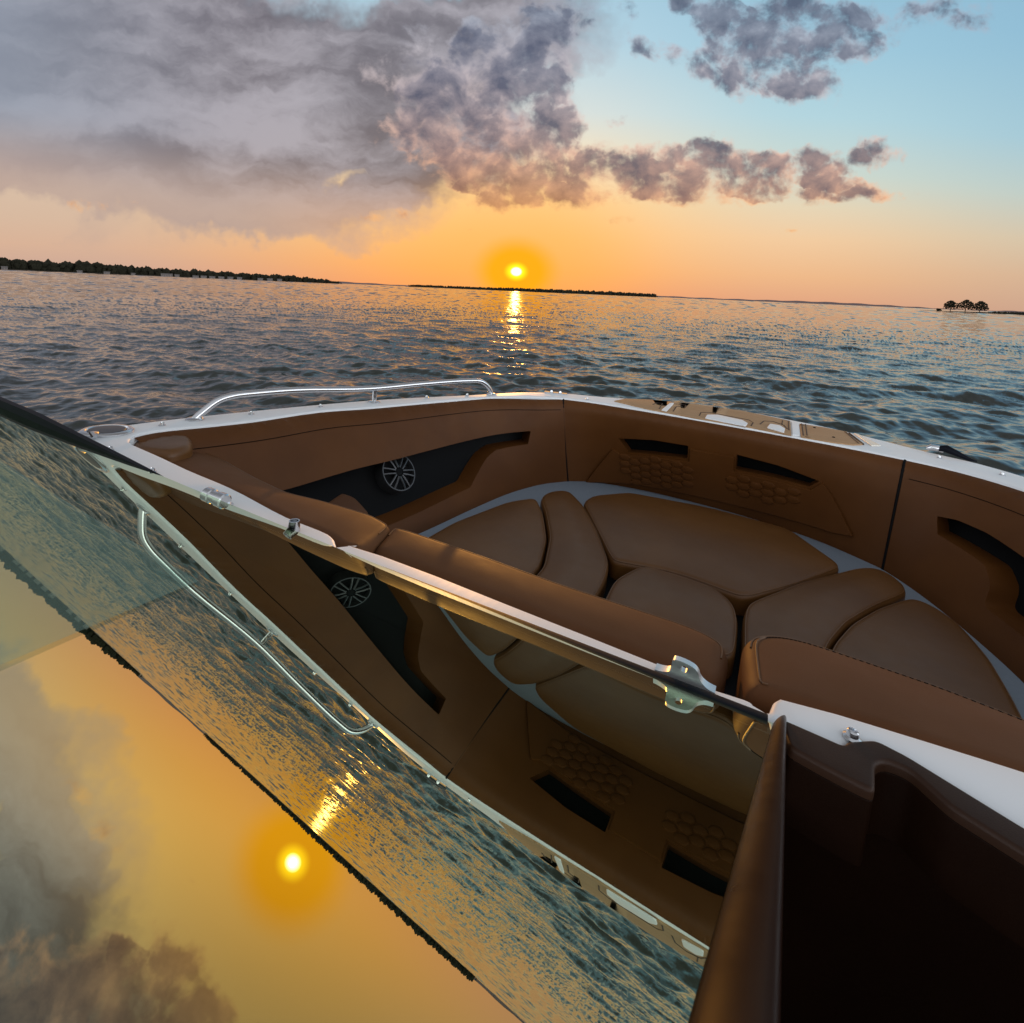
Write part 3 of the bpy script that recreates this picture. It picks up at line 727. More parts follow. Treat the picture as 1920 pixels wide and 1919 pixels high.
aftedge = [(-1.40, -.012), (-.9, -.012), (-.4, -.012), (-.004, -.012)] + [tuple(p) for p in con_top] + [(.35, -.05), (.7, -.16), (.98, -.32)]
# deck plate: outer loop closed aft along the windshield base
dk_out = [p[:2] for p in outer if not (p[1] < -.30 and p[0] > 0) and not (p[1] < -.05 and p[0] < 0)]
dk = dk_out + [np.array(p) for p in aftedge[::-1]]
part(slab(MB(), resample(dk, .05), 0, .035, .006, [inner], zf=deck_z, grid=.03), 'deck', M['gelcoat'])
# side decks running aft and the cockpit well they enclose
for s in (-1, 1):
    cx = -.17
    sd = [(cx + s * 1.335, -.06), (cx + s * 1.37, -2.2), (cx + s * 1.34, -4.28), (cx + s * 1.14, -4.28), (cx + s * 1.16, -2.2), (cx + s * 1.12, -.34)] if s < 0 else \
         [(cx + 1.335, -.9), (cx + 1.36, -2.2), (cx + 1.34, -4.28), (cx + 1.14, -4.28), (cx + 1.16, -2.2), (cx + 1.13, -.33), (cx + 1.28, -.32)]
    part(slab(MB(), sd, -.012, .03, .006), 'side_deck', M['gelcoat'])
well = MB(); well.box((-.17, -2.2, -.62), (2.5, 4.2, .03)); well.box((-.17, .8, -.66), (1.7, 1.9, .03)); well.box((-1.30, -2.2, -.34), (.03, 4.1, .56)); well.box((.96, -2.2, -.34), (.03, 4.1, .56)); well.box((-.17, -4.25, -.34), (2.5, .03, .6))
part(well, 'cockpit_liner', M['dash'])

# ------------------------------------------------------------------ boat: upholstered walls of the bow cockpit
class Wall:
    """upholstered side: top curve at the deck edge, bottom curve at the seat base, softly bulged"""
    def __init__(s, top, bot, zt=-.006, zb=-.37, bulge=.032):
        s.T = np.array(catmull(top, 14, False)); s.B = np.array(catmull(bot, 14, False)); s.zt, s.zb, s.bulge = zt, zb, bulge
        s.lt = s._len(s.T); s.lb = s._len(s.B); s.L = .5 * (s.lt[-1] + s.lb[-1]); s.H = abs(zb - zt) * 1.1
    @staticmethod
    def _len(P): return np.r_[0, np.cumsum(np.linalg.norm(np.diff(P, axis=0), axis=1))]
    def _on(s, P, l, t): return np.c_[np.interp(t * l[-1], l, P[:, 0]), np.interp(t * l[-1], l, P[:, 1])]
    def base(s, S, T):
        a = s._on(s.T, s.lt, S); b = s._on(s.B, s.lb, S); e = 1e-3
        # the side leans in and rounds over at the top
        w = np.clip(T, 0, 1)
        xy = a + (b - a) * (w ** 1.15)[:, None]; z = s.zt + (s.zb - s.zt) * T
        tg = s._on(s.T, s.lt, np.clip(S + e, 0, 1)) - s._on(s.T, s.lt, np.clip(S - e, 0, 1)); tg /= np.linalg.norm(tg, axis=1)[:, None] + 1e-12
        nn = np.c_[tg[:, 1], -tg[:, 0]]
        return np.c_[xy, z], nn
    def pos(s, S, T, off=0.):
        S = np.atleast_1d(np.asarray(S, float)); T = np.atleast_1d(np.asarray(T, float))
        p, nn = s.base(S, T)
        bl = s.bulge * (np.sqrt(np.clip(1 - (1 - np.clip(T / .10, 0, 1)) ** 2, 0, 1)) * np.clip(1.25 - .9 * T, .1, 1)) + off
        p[:, :2] += nn * np.broadcast_to(bl, T.shape)[:, None]; return p
    def find(s, px, py):
        """where on this side a point of the photograph lies"""
        if not hasattr(s, 'grid'):
            S, T = np.meshgrid(np.linspace(-.0, 1., 241), np.linspace(0, 1.15, 140)); s.gs, s.gt = S.ravel(), T.ravel()
            P = s.pos(s.gs, s.gt); c = (BO + P @ BM) @ CAMAX.T; s.grid = np.c_[960 + 961 * c[:, 0] / c[:, 2], 680 - 961 * c[:, 1] / c[:, 2]]
        d = ((s.grid - (px, py)) ** 2).sum(1); i = np.argsort(d)[:3]; w = 1 / (d[i] + .05); w /= w.sum()
        return np.array([(s.gs[i] * w).sum(), (s.gt[i] * w).sum()])
    def poly(s, pts, rad=0.): 
        q = [s.find(*p) * (s.L, s.H) for p in pts]; return rounded(q, rad, 5) if np.any(np.array(rad) > 0) else q
    def skin(s, mb, outline=None, holes=(), off=0., grid=.018, depth=0., lip=.006, mi=0):
        """lay a piece of the side (outline in metres along it); holes get walls of the given depth"""
        o = outline if outline is not None else [(0, 0), (s.L, 0), (s.L, s.H * 1.12), (0, s.H * 1.12)]
        o = resample(o, .02); hs = [resample(h, .02) for h in holes]
        ex = None
        if outline is None:
            gx, gy = np.meshgrid(np.linspace(.01, s.L - .01, int(s.L / .03)), (.001, .003, .006, .010, .015, .021)); ex = np.c_[gx.ravel(), gy.ravel()]
        P, T, rims = region(o, hs, grid, .25, ex)
        V = s.pos(P[:, 0] / s.L, P[:, 1] / s.H, off); b = len(mb.v); mb.add(V, [tuple(t) for t in T], mi)
        for r, h in zip(rims[1:], hs):
            n = len(r); h = P[r]; W0 = s.pos(h[:, 0] / s.L, h[:, 1] / s.H, off); W1 = s.pos(h[:, 0] / s.L, h[:, 1] / s.H, off - depth)
            mb.add(np.vstack([W0, W1]), [(k, (k + 1) % n, n + (k + 1) % n, n + k) for k in range(n)], mi)
        return P, T, rims
    def plate(s, mb, outline, off, thick, grid=.02, mi=0, soft=.004):
        """raised pad following the side"""
        o = np.array(resample(outline, .012)); i2 = offset(o, soft) if area(o) > 0 else offset(o[::-1], soft)[::-1]
        n = len(o); W0 = s.pos(o[:, 0] / s.L, o[:, 1] / s.H, off - .004); W1 = s.pos(o[:, 0] / s.L, o[:, 1] / s.H, off + thick * .6); W2 = s.pos(i2[:, 0] / s.L, i2[:, 1] / s.H, off + thick)
        mb.add(np.vstack([W0, W1, W2]), [(r * n + k, r * n + (k + 1) % n, (r + 1) * n + (k + 1) % n, (r + 1) * n + k) for r in (0, 1) for k in range(n)], mi)
        P, T, _ = region(i2, (), grid); mb.add(s.pos(P[:, 0] / s.L, P[:, 1] / s.H, off + thick), [tuple(t) for t in T], mi)
        return mb

side_top = [p for p in ip[7:]]
port = Wall([ip[8], ip[9], ip[10], ip[11], ip[12], ip[13], ip[15], np.array([-.86, 1.42]), FL], [(-1.06, .16), (-1.0, .30), (-.96, .42), (-.925, .60), (-.905, .76), (-.885, 1.0), (-.855, 1.22), (-.80, 1.40), (-.735, 1.50)])
bow = Wall([FL] + [np.array(p) for p in IN_BOW], [(-.735, 1.50), (-.64, 1.575), (-.48, 1.62), (-.25, 1.63), (.0, 1.60), (.2, 1.53), (.355, 1.42)])
stb = Wall([np.array(IN_BOW[-1])] + [np.array(p) for p in IN_STB[:5]], [(.355, 1.42), (.42, 1.30), (.485, 1.13), (.54, .92), (.56, .6), (.57, .36)])
sp = lambda wall, l, rad=0.: wall.poly(l, rad)

rec_p = sp(port, [(470, 935), (640, 888), (780, 852), (900, 822), (996, 809), (990, 834), (930, 845), (912, 860), (882, 915), (748, 978), (600, 1040)], [0, 0, 0, 0, .006, .006, .01, .01, .012, .01, 0])
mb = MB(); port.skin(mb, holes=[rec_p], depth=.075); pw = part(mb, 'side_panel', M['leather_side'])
mb = MB(); port.skin(mb, rec_p, off=-.074, grid=.03); part(mb, 'side_pocket', M['black'])
slots = [sp(bow, l, .004) for l in ([(1160, 823), (1225, 826), (1291, 837), (1289, 861), (1225, 853), (1178, 849)], [(1381, 853), (1460, 874), (1536, 903), (1518, 914), (1450, 896), (1378, 881)])]
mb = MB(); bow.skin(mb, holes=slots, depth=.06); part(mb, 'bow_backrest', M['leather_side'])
for s_ in slots:
    mb = MB(); bow.skin(mb, s_, off=-.058, grid=.03); part(mb, 'storage_slot', M['black'])
rec_s = sp(stb, [(1757, 969), (1795, 976), (1850, 1000), (1925, 1050)], 0)
rec_s2 = sp(stb, [(1858, 1100), (1846, 1060), (1758, 1003)], 0)
a0 = rec_s[3]; endS = np.array([stb.L * .93, a0[1] * 1.02]); endB = np.array([stb.L * .93, .30]); lowc = rec_s2[0] + np.array([.0, .11])
rec_s = rounded([rec_s[0], rec_s[1], rec_s[2], a0, endS, endB, np.array([lowc[0] + .01, .30]), rec_s2[0], rec_s2[1], rec_s2[2]], [.004, .01, .01, .01, .02, .02, .02, .02, .012, .004])
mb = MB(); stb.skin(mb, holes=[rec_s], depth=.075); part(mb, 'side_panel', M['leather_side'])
mb = MB(); stb.skin(mb, rec_s, off=-.074, grid=.03); part(mb, 'side_pocket', M['black'])
# raised lower pad of the bow backrest and its hexagon quilting
padp = sp(bow, [(1098, 906), (1150, 842), (1166, 852), (1180, 853), (1225, 857), (1292, 866), (1294, 842), (1378, 858), (1375, 884), (1450, 900), (1519, 918), (1542, 905), (1562, 932), (1600, 1006), (1560, 998), (1330, 936), (1190, 908)], .004)
mb = MB(); bow.plate(mb, padp, .004, .008, soft=.002); lower_pad = part(mb, 'backrest_pad', M['leather_side'])
def hexes(box, clip):
    mb = MB(); c0, c1 = np.array(box[0]), np.array(box[1]); r = .0245
    for i in range(-1, 12):
        for j in range(-1, 8):
            c = np.array([c0[0] + i * r * 1.5 * 1.13, c0[1] + (j + (i % 2) * .5) * r * 1.732 * .78])
            q = [c + r * np.array([1.13 * math.cos(a), .78 * math.sin(a)]) for a in [math.pi / 3 * k for k in range(6)]]
            if not inpoly(c, clip)[0]: continue
            q = resample(rounded([c + (p - c) * .93 for p in q], .006, 3), .006)
            n = len(q); q = np.array(q); q2 = c + (q - c) * .84; q3 = c + (q - c) * .45
            W = [bow.pos(p[:, 0] / bow.L, p[:, 1] / bow.H, o) for p, o in ((q, .0115), (q2, .0165), (q3, .0178))]
            b = np.vstack(W + [bow.pos(c[0] / bow.L, c[1] / bow.H, .018)])
            mb.add(b, [(k * n + i_, k * n + (i_ + 1) % n, (k + 1) * n + (i_ + 1) % n, (k + 1) * n + i_) for k in (0, 1) for i_ in range(n)] + [(2 * n + i_, 2 * n + (i_ + 1) % n, 3 * n) for i_ in range(n)])
    return mb
for l in ([(1172, 856), (1292, 868), (1288, 905), (1180, 902)], [(1374, 886), (1500, 916), (1498, 942), (1372, 918)]):
    cl = np.array(sp(bow, l)); g = .016; clipx = [cl[0] + (-g, -.0), cl[1] + (g * .2, 0), cl[2] + (g * .2, g * 1.2), cl[3] + (-g * .0, g * 1.2)]
    mb = hexes((cl.min(0), cl.max(0)), clipx)
    if mb.v: part(mb, 'hexagon_quilting', M['leather_side'], lower_pad)
# stitched seams just under the roll of each side, and the corner gaps
def seam(wall, t, s0=.02, s1=.98, r=.0012, name='seam', mat='leather_dark', parent=None):
    S = np.linspace(s0, s1, 90); P = wall.pos(S, np.full(90, t), .0004); part(MB().tube(P, r, 5), name, M[mat], parent)
seam(port, .10); seam(stb, .13)
for w_, s_ in ((bow, .004), (stb, .004)):
    T = np.linspace(.0, 1.05, 30); P = w_.pos(np.full(30, s_), T, -.0005); part(MB().tube(P, .0042, 6), 'corner_gap', M['black'])
# trim lip between deck and upholstery
# speaker in the port pocket
def speaker():
    st = port.find(757, 892); c = port.pos(st[0], st[1], -.03)[0]; p2 = port.pos(st[0] + .02, st[1], -.03)[0]; p3 = port.pos(st[0], st[1] + .06, -.03)[0]
    a = p2 - c; a /= np.linalg.norm(a); b = p3 - c; b -= a * a.dot(b); b /= np.linalg.norm(b); nrm = np.cross(b, a); nrm = nrm if nrm[0] > 0 else -nrm
    r0 = .062
    mb = MB(); mb.lathe([(r0, -.05), (r0, .0), (r0 * .985, .004), (r0 * .93, .004), (r0 * .90, -.006), (r0 * .88, -.05)], c, nrm, 48); sp_ = part(mb, 'speaker', M['grey_metal'])
    cone = MB(); cone.lathe([(r0 * .88, -.012), (r0 * .45, -.034), (r0 * .12, -.036)], c, nrm, 36); part(cone, 'speaker_cone', M['black'], sp_)
    cap = MB(); cap.lathe([(r0 * .24, -.012), (r0 * .24, .002), (r0 * .18, .006), (r0 * .05, .007)], c, nrm, 24); part(cap, 'speaker_hub', M['black'], sp_)
    for k in range(6):
        for e in (-1, 1):
            th = 2 * math.pi * k / 6 + .25; d = a * math.cos(th) + b * math.sin(th); q = np.cross(nrm, d)
            A = c + d * r0 * .22 + q * e * r0 * .085 + nrm * .004; B_ = c + d * r0 * .93 + q * e * r0 * .16 + nrm * .001
            sm = MB().tube([A, (A + B_) / 2 + nrm * .002, B_], [.0034, .0030, .0034], 6); part(sm, 'speaker_spoke', M['grey_metal'], sp_)
speaker()

# ------------------------------------------------------------------ boat: seats
ZS = -.285
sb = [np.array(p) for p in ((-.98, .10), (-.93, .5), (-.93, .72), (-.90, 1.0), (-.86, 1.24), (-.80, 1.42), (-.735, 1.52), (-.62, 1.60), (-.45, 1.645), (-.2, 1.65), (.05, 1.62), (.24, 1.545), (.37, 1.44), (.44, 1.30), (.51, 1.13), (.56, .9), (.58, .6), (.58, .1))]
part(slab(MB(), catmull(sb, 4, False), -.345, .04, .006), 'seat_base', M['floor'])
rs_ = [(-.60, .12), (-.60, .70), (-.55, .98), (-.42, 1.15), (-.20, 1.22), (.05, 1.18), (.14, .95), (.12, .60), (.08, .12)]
part(slab(MB(), catmull(rs_, 4), -.341, .003, .001), 'gap_shade_plate', M['black'])  # dark sheet added under the cushions, painting the shade in their gaps
def cushion(l, label=None, z=ZS, thick=.075, rad=.018, puff=.013, rcorner=.03, name='seat_cushion'):
    o = relax(resample(relax(resample(rounded(pxl(l, z), rcorner, 6), .009), 14), .011), 3)
    mb = pillow(MB(), o, z, thick, rad, puff)
    ob = part(mb, name, M['leather'], label=label)
    # piping along the rim
    q = offset(o if area(o) > 0 else np.array(o)[::-1], rad * .30); mb = MB().tube([(p[0], p[1], z - rad * .285) for p in q], .0021, 6, closed=True)
    part(mb, 'piping', M['leather'], ob)
    return ob
cushion([(1092, 940), (1112, 928), (1180, 922), (1330, 950), (1480, 990), (1515, 1015), (1583, 1062), (1490, 1095), (1395, 1120), (1352, 1103), (1262, 1070), (1158, 1052), (1146, 1046)], 'wide front seat cushion facing aft', rcorner=[.03, .03, .03, .05, .03, .03, .035, .05, .04, .05, .06, .03, .03])
cushion([(1205, 1056), (1268, 1074), (1340, 1098), (1378, 1130), (1386, 1160), (1380, 1235), (1110, 1170), (1150, 1085)], 'small filler cushion in the middle of the bow seating', rcorner=.035)
cushion([(1012, 932), (1030, 920), (1066, 917), (1094, 945), (1120, 990), (1144, 1052), (1136, 1085), (1100, 1150), (960, 1120), (1018, 1062), (1030, 1005), (1022, 960)], 'wedge-shaped cushion on the port side', rcorner=.032, puff=.016)
cushion([(790, 1012), (850, 978), (950, 940), (1006, 931), (1020, 962), (1027, 1008), (1015, 1058), (950, 1130), (700, 1090)], 'port seat cushion beside the speaker', rcorner=.032, puff=.010)
cushion([(1402, 1128), (1500, 1090), (1610, 1062), (1650, 1062), (1690, 1088), (1708, 1108), (1640, 1136), (1590, 1165), (1556, 1205), (1530, 1290), (1392, 1250), (1394, 1150)], 'wedge-shaped cushion on the starboard side', rcorner=.032, puff=.016)
cushion([(1712, 1116), (1760, 1138), (1805, 1172), (1860, 1235), (1905, 1310), (1960, 1420), (1700, 1400), (1535, 1292), (1560, 1206), (1595, 1167), (1645, 1138)], 'starboard seat cushion beside the side pocket', rcorner=.032, puff=.010)

def bolster(near, ridge, zn, zr, name, label, rad=.022, thick=.26, puff=.006, rc=.02, mat='leather_back'):
    """padded seat back seen from behind: its top falls from the deck edge to the front ridge"""
    N_ = np.array(pxl(near, zn)); Rg = np.array(pxl(ridge, zr))
    o = relax(resample(relax(resample(rounded(list(N_) + list(Rg[::-1]), rc, 6), .008), 10), .011), 3)
    y0, y1 = N_[:, 1].mean(), Rg[:, 1].mean()
    tl = lambda q: zn + (zr - zn) * np.clip((np.asarray(q)[:, 1] - y0) / (y1 - y0), -.2, 1.2)
    mb = pillow(MB(), o, 0, thick, rad, puff, .05, tilt=tl); ob = part(mb, name, M[mat], label=label)
    return ob, np.array(o), tl, rad
b1, o1, t1, r1 = bolster([(692, 1030), (720, 1040), (820, 1082), (960, 1136), (1110, 1196), (1240, 1246), (1352, 1289)], [(735, 983), (760, 987), (900, 1034), (1050, 1088), (1200, 1136), (1310, 1171), (1376, 1207)], -.050, -.054, 'seat_back', 'long port seat back along the windshield', rc=[.02, 0, 0, 0, 0, 0, .02, .02, .03, 0, 0, 0, 0, .02])
b2, o2, t2, r2 = bolster([(1398, 1290), (1440, 1300), (1480, 1312), (1600, 1348), (1750, 1395), (2600, 1652)], [(1391, 1190), (1436, 1179), (1500, 1189), (1600, 1222), (1760, 1276), (1960, 1356), (2600, 1600)], -.036, -.05, 'seat_back', 'starboard seat back with stitched ridge', rc=[.02, 0, 0, 0, 0, .03, .03, 0, 0, 0, 0, .03, .02])
b3, o3, t3, r3 = bolster([(262, 840), (328, 871), (434, 917), (540, 972), (614, 1004), (634, 1027), (680, 1034)], [(318, 851), (346, 842), (372, 838), (420, 856), (480, 893), (540, 924), (610, 938), (700, 963), (738, 986)], -.034, -.050, 'arm_bolster', 'curved port arm bolster', rc=.012, rad=.018)
cp = pxl([(250, 836), (246, 827), (262, 818), (300, 811), (345, 806), (362, 820), (362, 836), (318, 848), (270, 843)], -.014)
part(pillow(MB(), relax(resample(rounded(cp, .02, 5), .01), 5), -.014, .2, .018, .004), 'corner_pad', M['leather'])
# ridge stitching
def stitches(o, tl, rad, cond, name, parent, inset=.75, gap=.0085, size=(.0042, .0010, .0010), mat='leather_dark'):
    q = offset(o if area(o) > 0 else o[::-1], rad * inset); q = np.array(resample(q, gap)); a = math.acos(1 - inset); z = tl(q) - rad + rad * math.sin(a)
    mb = MB()
    for i in range(len(q)):
        if not cond(q[i]): continue
        d = q[(i + 1) % len(q)] - q[i]; th = math.atan2(d[1], d[0]); rm = [[math.cos(th), -math.sin(th), 0], [math.sin(th), math.cos(th), 0], [0, 0, 1]]
        mb.box((q[i][0], q[i][1], z[i] + .0004), size, rm)
    if mb.v: part(mb, name, M[mat], parent, smooth=5)
stitches(o2, t2, r2, lambda p: p[1] > .2 and p[0] > .0, 'stitching', b2)
def ridge_pipe(o, tl, rad, cond, parent, inset=.42):
    q = offset(o if area(o) > 0 else o[::-1], rad * inset); a = math.acos(1 - inset); z = tl(q) - rad + rad * math.sin(a)
    k = [i for i in range(len(q)) if cond(q[i])]
    # contiguous run
    br = [i for i in range(1, len(k)) if k[i] != k[i - 1] + 1]
    if br: k = k[br[0]:] + k[:br[0]]
    part(MB().tube([(q[i][0], q[i][1], z[i] + .0003) for i in k], .0014, 6), 'piping', M['leather'], parent)
ridge_pipe(o1, t1, r1, lambda p: p[1] > .17, b1); ridge_pipe(o2, t2, r2, lambda p: p[1] > .2, b2); ridge_pipe(o3, t3, r3, lambda p: p[1] > .145, b3)
ridge_pipe(o2, t2, r2, lambda p: p[0] < .004 and p[1] > .11, b2, .7)
# arm rest below the port pocket
ar = pxl([(600, 948), (640, 921), (668, 930), (694, 958), (690, 985), (610, 985)], -.15)
part(pillow(MB(), relax(resample(rounded(ar, .012, 5), .007), 10), -.15, .2, .016, .004), 'arm_rest', M['leather_side'])

# ------------------------------------------------------------------ boat: windshield
GP = np.array([0, 0, .006]); gn = BM @ GN_W; gn[0] = .0; gn /= np.linalg.norm(gn)
slope = .545
GK = (.008, .061)                # gentle crosswise curvature of the pane
def gz(x, y): return GP[2] - slope * y + GK[0] * (x + .15) ** 2 + GK[1] * (x + .15) * y
def at_glass(px, py):
    o = BM @ (-BO); d = BM @ ray(px, py); t = .3
    for _ in range(60):
        q = o + t * d; f = q[2] - gz(q[0], q[1]); t -= f / (d[2] + slope * d[1] - 2 * GK[0] * (q[0] + .15) * d[0] - GK[1] * (d[0] * q[1] + (q[0] + .15) * d[1]))
    return o + t * d
eR0 = at_glass(1446, 1368); eR1 = at_glass(1288, 1925)
dirR = (eR1 - eR0) / np.linalg.norm(eR1 - eR0)
def pane():
    nx, ny = 60, 30; ymin = -.95
    V = []; F = []
    for s in (0, 1):
        for j in range(ny + 1):
            y = ymin * j / ny; xr = eR0[0] + (eR1[0] - eR0[0]) * min((y - eR0[1]) / (eR1[1] - eR0[1]), 1.6)
            for i in range(nx + 1):
                x = -1.78 + (xr + 1.78) * i / nx; V.append((x, y, gz(x, y) - .006 * s))
    n0 = (nx + 1) * (ny + 1); q = lambda s, i, j: s * n0 + j * (nx + 1) + i
    top = [(q(0, i, j), q(0, i, j + 1), q(0, i + 1, j + 1), q(0, i + 1, j)) for j in range(ny) for i in range(nx)]
    bot = [(q(1, i, j), q(1, i + 1, j), q(1, i + 1, j + 1), q(1, i, j + 1)) for j in range(ny) for i in range(nx)]
    ed = []
    for i in range(nx): ed += [(q(0, i, 0), q(0, i + 1, 0), q(1, i + 1, 0), q(1, i, 0)), (q(0, i + 1, ny), q(0, i, ny), q(1, i, ny), q(1, i + 1, ny))]
    for j in range(ny): ed += [(q(0, 0, j + 1), q(0, 0, j), q(1, 0, j), q(1, 0, j + 1)), (q(0, nx, j), q(0, nx, j + 1), q(1, nx, j + 1), q(1, nx, j))]
    mb = MB().add(V, top, 0); o = len(V); mb.f += bot; mb.mi += [1] * len(bot); mb.f += ed; mb.mi += [2] * len(ed)
    me = bpy.data.meshes.new('windshield_pane'); me.from_pydata((np.array(mb.v) - BASE).tolist(), [], mb.f); me.update(); me.polygons.foreach_set('material_index', mb.mi)
    return link('windshield_pane', me, [M['glass'], M['tint'], M['glass_edge']], boat, smooth=30)
windshield = pane()
# rubber gasket along the base, fatter towards the gunwale
gk = MB(); prof = []
xs = np.linspace(-1.72, -.001, 50)
pts = []
for x in xs:
    f_ = np.clip((-x - .95) / .5, 0, 1) ** .8; th_ = np.interp(x, [-.97, -.86, -.56, -.46, -.2, 0], [.35, .06, .06, .45, .8, 1.0]); hgt = .0012 + .0062 * th_ + .022 * f_ + max(0, gz(x, 0) - GP[2]); dep = .001 + .0085 * th_ + .012 * f_
    pts.append([(x, dep, .0002), (x, dep, hgt * .8), (x, dep * .5, hgt), (x, -.004, hgt), (x, -.012, .004)])
V = [p for r in pts for p in r]; F = [(i * 5 + k, i * 5 + k + 1, (i + 1) * 5 + k + 1, (i + 1) * 5 + k) for i in range(len(pts) - 1) for k in range(4)] + [tuple(range(5)), tuple((len(pts) - 1) * 5 + k for k in range(5))]
part(gk.add(V, F), 'gasket', M['rubber'], windshield)
# leather-wrapped post along the free edge of the pane
PV = []; PF = []; ys_ = np.linspace(1362, 2500, 50); KN = 13
for i, y in enumerate(ys_):
    a = at_glass(1447 + (1288 - 1447) * (y - 1368) / (1925 - 1368), y) + np.array([0, 0, -.001]); b = at_glass(1474 - .020 * (y - 1362), y); wd = np.linalg.norm(b - a); up = np.array([0, .48, .877])
    for k in range(KN):
        th = math.pi * k / (KN - 1); PV.append(a + (b - a) * (.5 - .5 * math.cos(th)) + up * wd * (.20 * math.sin(th) ** .6 * (1.15 - .45 * math.cos(th))))
    if i: PF += [((i - 1) * KN + k, (i - 1) * KN + k + 1, i * KN + k + 1, i * KN + k) for k in range(KN - 1)] + [((i - 1) * KN + KN - 1, (i - 1) * KN, i * KN, i * KN + KN - 1)]
PF += [tuple(range(KN)), tuple((len(ys_) - 1) * KN + k for k in range(KN))]
part(MB().add(PV, PF), 'windshield_post', M['post'])
# added sheet at the pane's port end, painting the pale light seen through it
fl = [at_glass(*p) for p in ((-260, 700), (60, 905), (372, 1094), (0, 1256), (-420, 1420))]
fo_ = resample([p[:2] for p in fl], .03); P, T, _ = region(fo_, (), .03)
veil = MB().add([(p[0], p[1], gz(p[0], p[1]) + .0012) for p in P], [tuple(t) for t in T])
part(veil, 'veil_sheet', M['veil'], windshield)
# dash under the pane
part(MB().box((-.789, -.0198, -.25), (1.602, .0116, .508)), 'bulkhead', M['dash'])
part(MB().box((-.79, -.625, -.056), (1.56, 1.186, .03)), 'dashboard', M['dash'])
# starboard console: leather pad along the deck edge over a face with its shade painted dark
cpad = [tuple(p) for p in con_top] + [(.35, -.052), (.7, -.162), (.72, -.20)] + [tuple(at(*p, 0)[:2]) for p in ((1925, 1612), (1783, 1522), (1706, 1452), (1662, 1434), (1640, 1440), (1640, 1494), (1583, 1466), (1527, 1436), (1478, 1408))]
part(pillow(MB(), resample(rounded(cpad, .006, 3), .008), .004, .010, .004, .0, grid=.02), 'console_pad', M['pad'])
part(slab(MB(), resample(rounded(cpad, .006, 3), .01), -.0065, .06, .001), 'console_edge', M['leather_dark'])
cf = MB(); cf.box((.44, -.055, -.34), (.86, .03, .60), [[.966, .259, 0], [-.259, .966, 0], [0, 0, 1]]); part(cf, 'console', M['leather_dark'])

# ------------------------------------------------------------------ boat: deck hardware
def rail():
    A, B_ = at_deck(365, 788), at_deck(922, 741)
    V = lambda x, y: at_wall(x, y, A, B_)
    c1, c2 = V(442, 745), V(897, 717)
    mid = V(700, 733); pts = [A + (0, 0, -.004), A, V(388, 768), V(412, 752), V(440, 744), V(480, 740), V(560, 735), mid, V(800, 723), V(880, 716), V(904, 717), V(916, 727), B_, B_ + (0, 0, -.004)]
    # sweep outboard a little with the sheer of the gunwale
    pts = [np.array(p) + np.array([-.03, .01, 0]) * math.sin(math.pi * np.clip((p[0] - A[0]) / (B_[0] - A[0]), 0, 1)) for p in pts]
    r_ = part(MB().tube(catmull(pts, 5, False), .0095, 14), 'handrail', M['chrome'])
    top = V(712, 732) + np.array([-.03, .01, 0]); q = at(714, 755); q = np.array([top[0], top[1], 0.])
    part(MB().tube([top, q], .008, 12), 'rail_post', M['chrome'], r_)
    for p in (A, np.array([B_[0], B_[1], 0]), q): part(MB().lathe([(.021, 0), (.021, .003), (.014, .006)], (p[0], p[1], p[2]), n=20), 'rail_foot', M['chrome'], r_)
rail()
SN = [(206, 846), (285, 887), (304, 799), (471, 778), (601, 764), (800, 747), (876, 743), (1101, 750), (1761, 860), (1879, 892), (1597, 1386)]
for i, (x, y) in enumerate(SN):
    p = at_deck(x, y); k = 1.0
    part(MB().lathe([(.0075 * k, 0), (.0075 * k, .002), (.0052 * k, .0035), (.0048 * k, .0075), (.0036 * k, .0085), (.003 * k, .006)], p, n=16), 'snap_stud', M['chrome'])
p = at_deck(551, 996)
part(MB().lathe([(.009, 0), (.009, .004), (.0078, .014), (.0078, .016), (.006, .016), (.0055, .009)], p, n=18), 'rod_socket', M['chrome'])
def filler_cap():
    p = at_deck(201, 811); c = MB().lathe([(.050, 0), (.050, .004), (.046, .007), (.040, .007), (.038, .004)], p, n=36); ob = part(c, 'filler_cap', M['chrome'])
    part(MB().lathe([(.036, .004), (.034, .007), (.01, .008)], p, n=30), 'cap_lid', M['grey_metal'], ob)
    part(MB().tube([p + (.02, -.03, .006), p + (.035, -.045, .012), p + (.05, -.046, .006)], .005, 8), 'cap_hinge', M['chrome'], ob)
filler_cap()
def latch():
    a, b = at_deck(385, 938, .010), at_deck(424, 952, .010); d = (b - a) / np.linalg.norm(b - a); a[2] = b[2] = (a[2] + b[2]) / 2
    a[1] = b[1] = (a[1] + b[1]) / 2; ax = (1, 0, 0)
    L = np.linalg.norm(b - a); r = .0118
    ob = part(MB().lathe([(r * .8, 0), (r, .002), (r, .016), (r * .86, .018), (r * .86, L - .018), (r, L - .016), (r, L - .002), (r * .8, L)], a, ax, 28), 'hinge_barrel', M['chrome'])
    part(MB().lathe([(r * .62, -.0015), (r * .62, .001)], a, ax, 24), 'barrel_end', M['black'], ob)
    part(MB().box((a[0] + L / 2, a[1], a[2] - .008), (L + .01, .022, .006)), 'hinge_foot', M['chrome'], ob)
latch()
